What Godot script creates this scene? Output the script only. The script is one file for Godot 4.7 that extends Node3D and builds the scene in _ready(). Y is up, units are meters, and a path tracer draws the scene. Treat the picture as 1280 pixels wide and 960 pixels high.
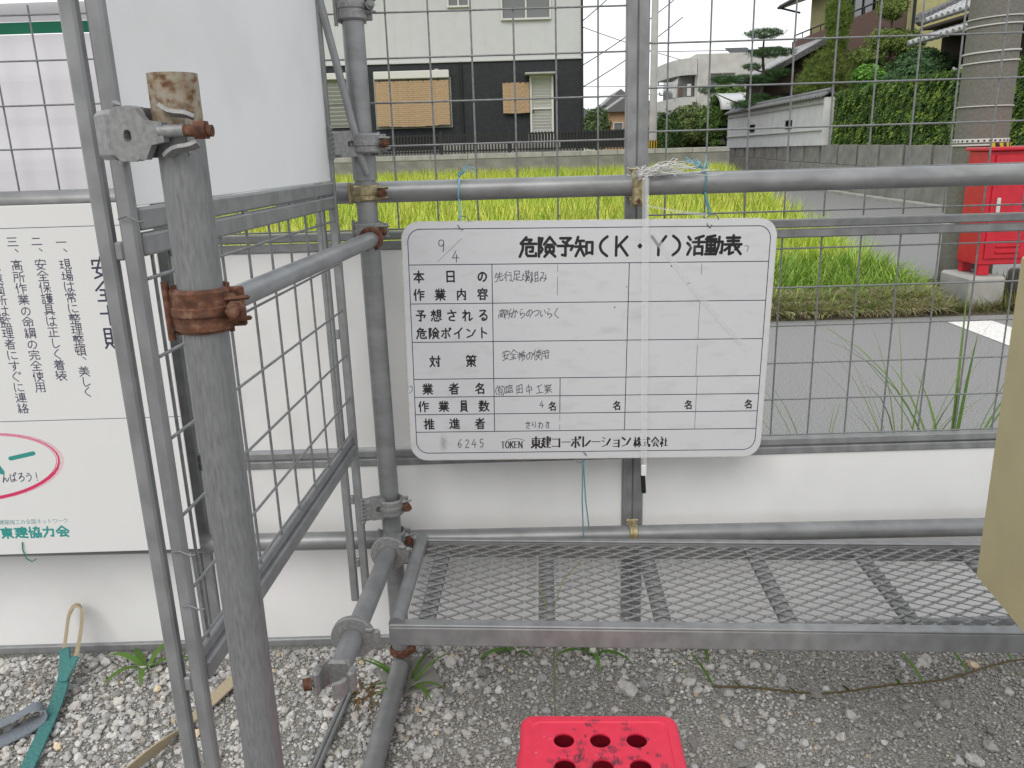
extends Node3D

const FLOOR := 0.0
const FENCE_Z := -2.07
var M := {}
var names := {}
var rng := RandomNumberGenerator.new()


# ---------------------------------------------------------------- geometry collector
class Shape:
	var v := PackedVector3Array()
	var n := PackedVector3Array()
	var uv := PackedVector2Array()
	var c := PackedColorArray()
	var tint := Color.WHITE

	func tri(a: Vector3, b: Vector3, d: Vector3, na: Vector3, nb: Vector3, nd: Vector3, ua := Vector2.ZERO, ub := Vector2.ZERO, ud := Vector2.ZERO) -> void:
		if (d - a).cross(b - a).dot(na + nb + nd) >= 0.0:
			v.append_array([a, b, d]); n.append_array([na, nb, nd]); uv.append_array([ua, ub, ud])
		else:
			v.append_array([a, d, b]); n.append_array([na, nd, nb]); uv.append_array([ua, ud, ub])
		c.append_array([tint, tint, tint])

	func face(a: Vector3, b: Vector3, d: Vector3, e: Vector3, nn: Vector3) -> void:
		tri(a, b, d, nn, nn, nn)
		tri(a, d, e, nn, nn, nn)

	# a face whose side is found from an inside point
	func out(p: Array, inside: Vector3) -> void:
		var nn: Vector3 = (p[1] - p[0]).cross(p[2] - p[0])
		if nn.length_squared() < 1e-16 and p.size() > 3:
			nn = (p[2] - p[0]).cross(p[3] - p[0])
		if nn.length_squared() < 1e-18:
			return
		nn = nn.normalized()
		if nn.dot(p[0] - inside) < 0.0:
			nn = -nn
		for i in range(1, p.size() - 1):
			tri(p[0], p[i], p[i + 1], nn, nn, nn)

	func box(t: Transform3D, size: Vector3, bevel := 0.0) -> void:
		var h := size / 2.0
		var b := minf(bevel, minf(h.x, minf(h.y, h.z)) * 0.9)
		if b <= 0.0:
			for a in 3:
				for s in [-1.0, 1.0]:
					var q := []
					for k in [[-1, -1], [1, -1], [1, 1], [-1, 1]]:
						var p := Vector3.ZERO
						p[a] = s * h[a]; p[(a + 1) % 3] = k[0] * h[(a + 1) % 3]; p[(a + 2) % 3] = k[1] * h[(a + 2) % 3]
						q.append(t * p)
					out(q, t.origin)
			return
		var pt := func(sg: Vector3, a: int) -> Vector3:
			var p := sg * (h - Vector3.ONE * b)
			p[a] = sg[a] * h[a]
			return t * p
		for a in 3:
			var a1 := (a + 1) % 3
			var a2 := (a + 2) % 3
			for s in [-1.0, 1.0]:
				var q := []
				for k in [[-1, -1], [1, -1], [1, 1], [-1, 1]]:
					var sg := Vector3.ZERO
					sg[a] = s; sg[a1] = k[0]; sg[a2] = k[1]
					q.append(pt.call(sg, a))
				out(q, t.origin)
			for s in [-1.0, 1.0]:
				for r in [-1.0, 1.0]:
					var lo := Vector3.ZERO
					lo[a] = s; lo[a1] = r; lo[a2] = -1.0
					var hi := lo
					hi[a2] = 1.0
					out([pt.call(lo, a), pt.call(lo, a1), pt.call(hi, a1), pt.call(hi, a)], t.origin)
		for x in [-1.0, 1.0]:
			for y in [-1.0, 1.0]:
				for z in [-1.0, 1.0]:
					var sg := Vector3(x, y, z)
					out([pt.call(sg, 0), pt.call(sg, 1), pt.call(sg, 2)], t.origin)

	func bx(x: float, y: float, z: float, sx: float, sy: float, sz: float, bevel := 0.0) -> void:
		box(Transform3D(Basis(), Vector3(x, y, z)), Vector3(sx, sy, sz), bevel)

	# a round bar along points; radius a number or a list
	func tube(pts: Array, radius, sides := 12, caps := true, flat := 1.0) -> void:
		var rings := []
		var norms := []
		var dir: Vector3 = (pts[1] - pts[0]).normalized()
		var side := dir.cross(Vector3.UP if absf(dir.y) < 0.9 else Vector3.RIGHT).normalized()
		for i in pts.size():
			var d: Vector3 = (pts[mini(i + 1, pts.size() - 1)] - pts[maxi(i - 1, 0)]).normalized()
			side = (side - d * side.dot(d)).normalized()
			var up := d.cross(side)
			var r: float = radius[i] if radius is Array else radius
			var ring := []
			var nr := []
			for k in sides:
				var a := TAU * k / sides
				var o := side * cos(a) + up * sin(a) * flat
				ring.append(pts[i] + o * r)
				nr.append((side * cos(a) * flat + up * sin(a)).normalized())
			rings.append(ring); norms.append(nr)
		for i in pts.size() - 1:
			for k in sides:
				var j := (k + 1) % sides
				tri(rings[i][k], rings[i][j], rings[i + 1][j], norms[i][k], norms[i][j], norms[i + 1][j])
				tri(rings[i][k], rings[i + 1][j], rings[i + 1][k], norms[i][k], norms[i + 1][j], norms[i + 1][k])
		if caps:
			for e in [0, pts.size() - 1]:
				var d2: Vector3 = (pts[0] - pts[1]) if e == 0 else (pts[e] - pts[e - 1])
				d2 = d2.normalized()
				for k in sides:
					tri(pts[e], rings[e][k], rings[e][(k + 1) % sides], d2, d2, d2)

	# an open pipe with a wall: outside, inside and both rims
	func pipe(a: Vector3, b: Vector3, r: float, wall := 0.0026, sides := 24) -> void:
		tube([a, b], r, sides, false)
		var d := (b - a).normalized()
		var s := d.cross(Vector3.UP if absf(d.y) < 0.9 else Vector3.RIGHT).normalized()
		var u := d.cross(s)
		for k in sides:
			var p0 := s * cos(TAU * k / sides) + u * sin(TAU * k / sides)
			var p1 := s * cos(TAU * (k + 1) / sides) + u * sin(TAU * (k + 1) / sides)
			var i := r - wall
			tri(a + p0 * i, b + p0 * i, b + p1 * i, -p0, -p0, -p1)
			tri(a + p0 * i, b + p1 * i, a + p1 * i, -p0, -p1, -p1)
			face(a + p0 * r, a + p1 * r, a + p1 * i, a + p0 * i, -d)
			face(b + p0 * r, b + p1 * r, b + p1 * i, b + p0 * i, d)

	# part of a ring: in the plane of e1, e2, standing along their normal
	func band(at: Vector3, e1: Vector3, e2: Vector3, r0: float, r1: float, height: float, a0: float, a1: float, segs := 16) -> void:
		var up := e1.cross(e2).normalized() * height / 2.0
		var nu := up.normalized()
		for k in segs:
			var a := lerpf(a0, a1, float(k) / segs)
			var b := lerpf(a0, a1, float(k + 1) / segs)
			var p := e1 * cos(a) + e2 * sin(a)
			var q := e1 * cos(b) + e2 * sin(b)
			var e := minf(height * 0.12, (r1 - r0) * 0.6)
			var ue := up - nu * e
			for s in [1.0, -1.0]:
				face(at + p * r0 + up * s, at + q * r0 + up * s, at + q * (r1 - e) + up * s, at + p * (r1 - e) + up * s, nu * s)
				tri(at + p * (r1 - e) + up * s, at + q * (r1 - e) + up * s, at + q * r1 + ue * s, (p + nu * s).normalized(), (q + nu * s).normalized(), (q + nu * s).normalized())
				tri(at + p * (r1 - e) + up * s, at + q * r1 + ue * s, at + p * r1 + ue * s, (p + nu * s).normalized(), (q + nu * s).normalized(), (p + nu * s).normalized())
			tri(at + p * r1 + ue, at + q * r1 + ue, at + q * r1 - ue, p, q, q)
			tri(at + p * r1 + ue, at + q * r1 - ue, at + p * r1 - ue, p, q, p)
			tri(at + p * r0 + up, at + q * r0 + up, at + q * r0 - up, -p, -q, -q)
			tri(at + p * r0 + up, at + q * r0 - up, at + p * r0 - up, -p, -q, -p)
		for a in [a0, a1]:
			var p2 := e1 * cos(a) + e2 * sin(a)
			var tn := (e1 * -sin(a) + e2 * cos(a)) * (1.0 if a == a1 else -1.0)
			face(at + p2 * r0 + up, at + p2 * r1 + up, at + p2 * r1 - up, at + p2 * r0 - up, tn)

	# a flat strip with thickness along points; across[i] is its width direction
	func ribbon(pts: Array, across: Array, width, thick: float) -> void:
		var rows := []
		for i in pts.size():
			var d: Vector3 = (pts[mini(i + 1, pts.size() - 1)] - pts[maxi(i - 1, 0)]).normalized()
			var w: Vector3 = across[mini(i, across.size() - 1)]
			w = (w - d * w.dot(d)).normalized()
			var u := d.cross(w) * thick / 2.0
			var half: float = (width[i] if width is Array else width) / 2.0
			rows.append([pts[i] - w * half + u, pts[i] + w * half + u, pts[i] + w * half - u, pts[i] - w * half - u, u.normalized(), w])
		for i in rows.size() - 1:
			var p: Array = rows[i]
			var q: Array = rows[i + 1]
			for k in 4:
				var np: Vector3 = [p[4], p[5], -p[4], -p[5]][k]
				var nq: Vector3 = [q[4], q[5], -q[4], -q[5]][k]
				var j := (k + 1) % 4
				tri(p[k], p[j], q[j], np, np, nq)
				tri(p[k], q[j], q[k], np, nq, nq)
		for e in [0, rows.size() - 1]:
			var r: Array = rows[e]
			out([r[0], r[1], r[2], r[3]], pts[1] if e == 0 else pts[e - 1])

	# a blade of grass or a leaf: curved, folded along its middle
	func blade(root: Vector3, dir: Vector3, side: Vector3, length: float, width: float, droop: float, steps := 4) -> void:
		var p := root
		var d := dir.normalized()
		var last := []
		for i in steps + 1:
			var f := float(i) / steps
			var w := width * (1.0 - f * f * f) * (0.55 + 0.45 * minf(1.0, f * 4.0)) * 0.5
			var nn := side.cross(d).normalized()
			var row := [p - side * w + nn * w * 0.35, p, p + side * w + nn * w * 0.35, nn]
			if last:
				for k in 2:
					if i < steps:
						tri(last[k], last[k + 1], row[k + 1], last[3], last[3], nn)
						tri(last[k], row[k + 1], row[k], last[3], nn, nn)
					else:
						tri(last[k], last[k + 1], row[1], last[3], last[3], nn)
			last = row
			p += d * length / steps
			d = (d + Vector3.DOWN * droop / steps).normalized()

	# a flat outline (x, y) given thickness along z
	func slab(outline: PackedVector2Array, z0: float, z1: float, t := Transform3D()) -> void:
		var idx := Geometry2D.triangulate_polygon(outline)
		var mid := Vector2.ZERO
		for p in outline:
			mid += p / outline.size()
		for s in [z0, z1]:
			var nn := t.basis * Vector3(0, 0, 1.0 if s == maxf(z0, z1) else -1.0)
			for i in range(0, idx.size(), 3):
				var a := outline[idx[i]]
				var b := outline[idx[i + 1]]
				var d := outline[idx[i + 2]]
				tri(t * Vector3(a.x, a.y, s), t * Vector3(b.x, b.y, s), t * Vector3(d.x, d.y, s), nn, nn, nn)
		var turn := 1.0 if Geometry2D.is_polygon_clockwise(outline) else -1.0
		for i in outline.size():
			var a := outline[i]
			var b := outline[(i + 1) % outline.size()]
			var e := (b - a).normalized()
			var nn := t.basis * Vector3(-e.y, e.x, 0) * turn
			face(t * Vector3(a.x, a.y, z0), t * Vector3(b.x, b.y, z0), t * Vector3(b.x, b.y, z1), t * Vector3(a.x, a.y, z1), nn)

	# a flat plate facing +z with picture coordinates over it
	func picture(w: float, h: float, z: float, corner := 0.0) -> void:
		var pts := []
		if corner <= 0.0:
			pts = [Vector2(-w / 2, -h / 2), Vector2(w / 2, -h / 2), Vector2(w / 2, h / 2), Vector2(-w / 2, h / 2)]
		else:
			pts = rounded(w, h, corner, 8)
		var nn := Vector3(0, 0, 1)
		for i in range(1, pts.size() - 1):
			var q := [pts[0], pts[i], pts[i + 1]]
			var uvs := []
			for p in q:
				uvs.append(Vector2(p.x / w + 0.5, 0.5 - p.y / h))
			tri(Vector3(q[0].x, q[0].y, z), Vector3(q[1].x, q[1].y, z), Vector3(q[2].x, q[2].y, z), nn, nn, nn, uvs[0], uvs[1], uvs[2])

	static func rounded(w: float, h: float, r: float, k: int) -> Array:
		var pts := []
		for q in [[1, 1, 0.0], [-1, 1, 0.25], [-1, -1, 0.5], [1, -1, 0.75]]:
			for i in k + 1:
				var a: float = TAU * (q[2] + 0.25 * i / k)
				pts.append(Vector2(q[0] * (w / 2 - r) + cos(a) * r, q[1] * (h / 2 - r) + sin(a) * r))
		return pts

	func mesh() -> ArrayMesh:
		var a := []
		a.resize(Mesh.ARRAY_MAX)
		a[Mesh.ARRAY_VERTEX] = v
		a[Mesh.ARRAY_NORMAL] = n
		a[Mesh.ARRAY_TEX_UV] = uv
		a[Mesh.ARRAY_COLOR] = c
		var m := ArrayMesh.new()
		m.add_surface_from_arrays(Mesh.PRIMITIVE_TRIANGLES, a)
		return m


func smooth(pts: Array, k := 5) -> Array:
	var r := []
	for i in pts.size() - 1:
		for j in k:
			r.append((pts[i] as Vector3).cubic_interpolate(pts[i + 1], pts[maxi(i - 1, 0)], pts[mini(i + 2, pts.size() - 1)], float(j) / k))
	r.append(pts[-1])
	return r

func smooth_dirs(dirs: Array, n: int, k := 5) -> Array:
	var full := []
	for i in n:
		full.append(dirs[mini(i, dirs.size() - 1)])
	return smooth(full, k)


# ---------------------------------------------------------------- nodes
func numbered(called: String) -> String:
	names[called] = names.get(called, 0) + 1
	return called if names[called] == 1 else "%s_%03d" % [called, names[called] - 1]

func put(called: String, s, m: Material, parent: Node, at := Transform3D()) -> MeshInstance3D:
	var o := MeshInstance3D.new()
	o.mesh = s.mesh() if s is Shape else s
	o.material_override = m
	o.name = numbered(called) if parent == self else called
	parent.add_child(o, true)
	o.transform = at
	return o

func tag(o: Node, label: String, category: String, group := "", kind := "") -> Node:
	if label: o.set_meta("label", label)
	if category: o.set_meta("category", category)
	if group: o.set_meta("group", group)
	if kind: o.set_meta("kind", kind)
	return o

func thing(called: String, label: String, category: String, at := Vector3.ZERO, turn := 0.0, group := "") -> Node3D:
	var o := Node3D.new()
	o.name = numbered(called)
	add_child(o, true)
	o.position = at
	o.rotation.y = turn
	tag(o, label, category, group)
	return o

func ground(called: String, s, m: Material) -> MeshInstance3D:
	var o := put(called, s, m, self)
	o.set_meta("kind", "structure")
	return o

func scatter(called: String, mesh: Mesh, m: Material, spots: Array, tints: Array, parent: Node) -> MultiMeshInstance3D:
	var mm := MultiMesh.new()
	mm.transform_format = MultiMesh.TRANSFORM_3D
	mm.use_colors = not tints.is_empty()
	mm.mesh = mesh
	mm.instance_count = spots.size()
	for i in spots.size():
		mm.set_instance_transform(i, spots[i])
		if mm.use_colors:
			mm.set_instance_color(i, tints[i])
	var o := MultiMeshInstance3D.new()
	o.multimesh = mm
	o.material_override = m
	o.name = numbered(called) if parent == self else called
	parent.add_child(o, true)
	return o


# ---------------------------------------------------------------- materials
func lin(r: float, g: float, b: float) -> Color:
	return Color(r, g, b).linear_to_srgb()

func noise(freq: float, octaves := 4, seed_ := 1, type := FastNoiseLite.TYPE_SIMPLEX_SMOOTH) -> FastNoiseLite:
	var f := FastNoiseLite.new()
	f.noise_type = type
	f.frequency = freq
	f.fractal_octaves = octaves
	f.seed = seed_
	return f

func ramped(freq: float, stops: Array, seed_ := 1, octaves := 4, size := 512, type := FastNoiseLite.TYPE_SIMPLEX_SMOOTH) -> NoiseTexture2D:
	var t := NoiseTexture2D.new()
	t.width = size
	t.height = size
	t.seamless = true
	t.noise = noise(freq, octaves, seed_, type)
	if stops:
		var g := Gradient.new()
		var off := PackedFloat32Array()
		var col := PackedColorArray()
		for s in stops:
			off.append(s[0])
			col.append(lin(s[1], s[2], s[3]))
		g.offsets = off
		g.colors = col
		t.color_ramp = g
	return t

# stops hold linear base colours; size is how many metres one tile of the pattern covers
func mat(key: String, stops: Array, freq: float, size: Vector3, rough: float, metal := 0.0, relief := 0.0, octaves := 4, world := true) -> StandardMaterial3D:
	var m := StandardMaterial3D.new()
	m.resource_name = key
	var sd: int = hash(key) % 1000
	if stops.size() == 1:
		m.albedo_color = lin(stops[0][0], stops[0][1], stops[0][2])
	else:
		m.albedo_texture = ramped(freq, stops, sd, octaves)
	m.roughness = rough
	m.metallic = metal
	m.uv1_triplanar = true
	m.uv1_world_triplanar = world
	m.uv1_scale = Vector3(1.0 / size.x, 1.0 / size.y, 1.0 / size.z)
	if relief > 0.0:
		m.heightmap_enabled = true
		m.heightmap_scale = relief
		m.heightmap_texture = ramped(freq * 1.5, [], sd + 5, 5)
	M[key] = m
	return m

func tinted(key: String, rough: float, backlit := 0.0) -> StandardMaterial3D:
	var m := StandardMaterial3D.new()
	m.resource_name = key
	m.vertex_color_use_as_albedo = true
	m.roughness = rough
	if backlit > 0.0:
		m.backlight_enabled = true
		m.backlight = lin(backlit * 0.7, backlit, backlit * 0.25)
	M[key] = m
	return m

func grey(a: float, b: float, warm := 0.0) -> Array:
	var r := []
	for i in 5:
		var g := lerpf(a, b, i / 4.0)
		r.append([0.2 + 0.15 * i, g * (1.0 + warm), g, g * (1.0 - warm)])
	return r

func make_materials() -> void:
	var one := Vector3.ONE
	mat("galvanised steel", grey(0.205, 0.28, -0.03), 0.012, Vector3(0.4, 0.5, 0.4), 0.46, 0.25, 0.008)
	mat("galvanised pipe", grey(0.20, 0.285, -0.03), 0.012, Vector3(0.7, 0.3, 0.5), 0.38, 0.3, 0.006)
	mat("weathered post", [[0.15, 0.145, 0.151, 0.156], [0.4, 0.185, 0.191, 0.197], [0.6, 0.2, 0.207, 0.213], [0.85, 0.235, 0.242, 0.249]], 0.03, Vector3(0.07, 0.5, 0.07), 0.46, 0.25, 0.01, 6)
	mat("cast clamp", grey(0.2, 0.285, -0.01), 0.02, one * 0.12, 0.46, 0.25, 0.03)
	mat("rusted pipe end", [[0.15, 0.10, 0.045, 0.02], [0.33, 0.2, 0.13, 0.08], [0.5, 0.28, 0.235, 0.175], [0.75, 0.31, 0.285, 0.235]], 0.012, one * 0.09, 0.8, 0.1, 0.03, 5)
	mat("rust", [[0.15, 0.05, 0.02, 0.012], [0.42, 0.10, 0.038, 0.02], [0.62, 0.14, 0.056, 0.03], [0.85, 0.2, 0.12, 0.08]], 0.011, one * 0.1, 0.8, 0.1, 0.04, 5)
	mat("yellow zinc", [[0.2, 0.24, 0.18, 0.09], [0.5, 0.34, 0.29, 0.18], [0.75, 0.4, 0.36, 0.22]], 0.012, one * 0.08, 0.4, 0.5)
	mat("mesh wire", grey(0.16, 0.24, -0.03), 0.02, one * 0.2, 0.4, 0.25)
	mat("white panel", [[0.2, 0.725, 0.73, 0.735], [0.5, 0.77, 0.775, 0.785], [0.8, 0.78, 0.785, 0.795]], 0.006, one * 1.3, 0.6)
	mat("expanded steel", grey(0.17, 0.235, -0.01), 0.02, one * 0.2, 0.55, 0.15)
	mat("cream board", [[0.25, 0.42, 0.375, 0.215], [0.5, 0.44, 0.395, 0.225], [0.8, 0.46, 0.41, 0.235]], 0.008, one * 0.5, 0.55)
	M["red plastic"] = crate_plastic()
	mat("grit", [[0.2, 0.19, 0.184, 0.166], [0.4, 0.27, 0.263, 0.24], [0.6, 0.33, 0.322, 0.3], [0.8, 0.46, 0.452, 0.428]], 0.06, one * 0.3, 0.95, 0.0, 0.5, 5)
	mat("asphalt", [[0.2, 0.16, 0.16, 0.16], [0.5, 0.235, 0.235, 0.235], [0.75, 0.29, 0.29, 0.288], [0.92, 0.46, 0.46, 0.45]], 0.09, one * 0.55, 0.9, 0.0, 0.08, 5)
	mat("road paint", [[0.2, 0.55, 0.55, 0.53], [0.5, 0.78, 0.78, 0.76]], 0.03, one * 0.5, 0.8)
	mat("concrete", [[0.2, 0.2, 0.195, 0.18], [0.5, 0.24, 0.235, 0.215], [0.8, 0.28, 0.275, 0.255]], 0.008, one * 2.2, 0.9, 0.0, 0.05, 5)
	mat("pale concrete", [[0.2, 0.32, 0.315, 0.295], [0.5, 0.36, 0.355, 0.335], [0.8, 0.40, 0.395, 0.37]], 0.01, one * 1.8, 0.9, 0.0, 0.05, 5)
	mat("stained concrete", [[0.25, 0.09, 0.088, 0.08], [0.45, 0.14, 0.137, 0.122], [0.8, 0.19, 0.185, 0.165]], 0.01, Vector3(1.1, 2.4, 1.1), 0.9, 0.0, 0.05, 5)
	mat("pole concrete", [[0.25, 0.135, 0.13, 0.112], [0.5, 0.155, 0.15, 0.13], [0.8, 0.178, 0.172, 0.15]], 0.03, one * 0.5, 0.9, 0.0, 0.05, 5)
	mat("soil", [[0.25, 0.05, 0.04, 0.022], [0.7, 0.12, 0.1, 0.06]], 0.03, one * 0.8, 0.95, 0.0, 1.0, 5)
	mat("field mud", [[0.25, 0.10, 0.12, 0.02], [0.7, 0.18, 0.2, 0.03]], 0.03, one * 1.0, 0.95)
	mat("white siding", [[0.25, 0.54, 0.55, 0.57], [0.8, 0.56, 0.57, 0.59]], 0.01, one * 2.0, 0.75)
	mat("dark siding", [[0.25, 0.014, 0.016, 0.021], [0.8, 0.022, 0.025, 0.031]], 0.01, one * 1.0, 0.7)
	mat("bamboo blind", [[0.25, 0.34, 0.225, 0.13], [0.5, 0.44, 0.305, 0.185], [0.8, 0.54, 0.4, 0.26]], 0.02, Vector3(1.2, 0.16, 1.0), 0.85, 0.0, 0.0, 5)
	mat("pale metal", [[0.55, 0.55, 0.53]], 0.0, one, 0.5)
	mat("shutter", [[0.34, 0.35, 0.32]], 0.0, one, 0.6)
	mat("window glass", [[0.03, 0.035, 0.04]], 0.0, one, 0.08)
	mat("grey glass", [[0.18, 0.19, 0.2]], 0.0, one, 0.12)
	mat("frame white", [[0.62, 0.62, 0.6]], 0.0, one, 0.5)
	mat("dark trim", [[0.012, 0.013, 0.015]], 0.0, one, 0.6)
	mat("black metal", [[0.016, 0.017, 0.019]], 0.0, one, 0.5)
	mat("plaster", [[0.25, 0.60, 0.61, 0.62], [0.8, 0.67, 0.68, 0.69]], 0.008, one * 2.5, 0.85)
	mat("roof tile", [[0.25, 0.085, 0.09, 0.095], [0.5, 0.13, 0.135, 0.14], [0.8, 0.2, 0.205, 0.21]], 0.02, one * 0.8, 0.45)
	mat("silver tile", [[0.25, 0.34, 0.345, 0.36], [0.8, 0.48, 0.485, 0.5]], 0.02, one * 0.8, 0.35)
	mat("cream wall", [[0.25, 0.40, 0.375, 0.18], [0.8, 0.46, 0.43, 0.215]], 0.01, one * 2.0, 0.85)
	mat("brick wall", [[0.25, 0.13, 0.075, 0.06], [0.8, 0.2, 0.115, 0.092]], 0.03, one * 1.5, 0.85)
	mat("old wood", [[0.25, 0.03, 0.022, 0.016], [0.8, 0.07, 0.05, 0.035]], 0.02, Vector3(0.3, 1.5, 0.3), 0.85)
	mat("apartment wall", [[0.25, 0.5, 0.5, 0.48], [0.8, 0.58, 0.58, 0.56]], 0.01, one * 3.0, 0.85)
	mat("tan wall", [[0.25, 0.4, 0.26, 0.15], [0.8, 0.46, 0.3, 0.18]], 0.01, one * 3.0, 0.85)
	mat("red paint", [[0.2, 0.47, 0.011, 0.026], [0.8, 0.54, 0.015, 0.032]], 0.012, one * 0.8, 0.4)
	mat("yellow band", [[0.62, 0.42, 0.02]], 0.0, one, 0.6)
	mat("bark", [[0.25, 0.05, 0.036, 0.025], [0.8, 0.11, 0.085, 0.06]], 0.03, Vector3(0.2, 0.8, 0.2), 0.95)
	mat("insulator", [[0.05, 0.05, 0.055]], 0.0, one, 0.6)
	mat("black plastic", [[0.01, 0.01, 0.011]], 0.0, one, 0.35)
	mat("white plastic", [[0.72, 0.72, 0.71]], 0.0, one, 0.45)
	mat("teal webbing", [[0.25, 0.03, 0.13, 0.13], [0.5, 0.05, 0.2, 0.2], [0.8, 0.10, 0.25, 0.23]], 0.03, Vector3(0.05, 0.05, 0.2), 0.85)
	mat("beige webbing", [[0.25, 0.36, 0.3, 0.2], [0.8, 0.48, 0.41, 0.29]], 0.03, one * 0.12, 0.9)
	mat("blue grey webbing", [[0.25, 0.17, 0.195, 0.23], [0.8, 0.27, 0.3, 0.35]], 0.03, one * 0.12, 0.9)
	mat("blue twine", [[0.2, 0.42, 0.52]], 0.0, one, 0.6)
	mat("teal twine", [[0.09, 0.24, 0.27]], 0.0, one, 0.7)
	mat("pale rock", [[0.25, 0.34, 0.335, 0.32], [0.8, 0.58, 0.575, 0.555]], 0.02, one * 0.1, 0.9, 0.0, 0.1)
	tinted("stones", 0.92)
	tinted("leaves", 0.7, 0.2)
	tinted("rice", 0.75, 0.55)
	tinted("grass", 0.7, 0.4)
	var film := StandardMaterial3D.new()
	film.resource_name = "plastic tape"
	film.albedo_color = Color(0.9, 0.91, 0.92, 0.2)
	film.transparency = BaseMaterial3D.TRANSPARENCY_ALPHA
	film.roughness = 0.35
	M["plastic tape"] = film
	var canopy := StandardMaterial3D.new()
	canopy.resource_name = "frosted roof"
	canopy.albedo_color = lin(0.72, 0.74, 0.76)
	canopy.backlight_enabled = true
	canopy.backlight = lin(0.4, 0.4, 0.4)
	canopy.roughness = 0.35
	M["frosted roof"] = canopy
	var twine := StandardMaterial3D.new()
	twine.resource_name = "white twine"
	twine.albedo_color = lin(0.7, 0.7, 0.7)
	twine.roughness = 0.45
	twine.backlight_enabled = true
	twine.backlight = lin(0.3, 0.3, 0.3)
	M["white twine"] = twine


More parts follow.
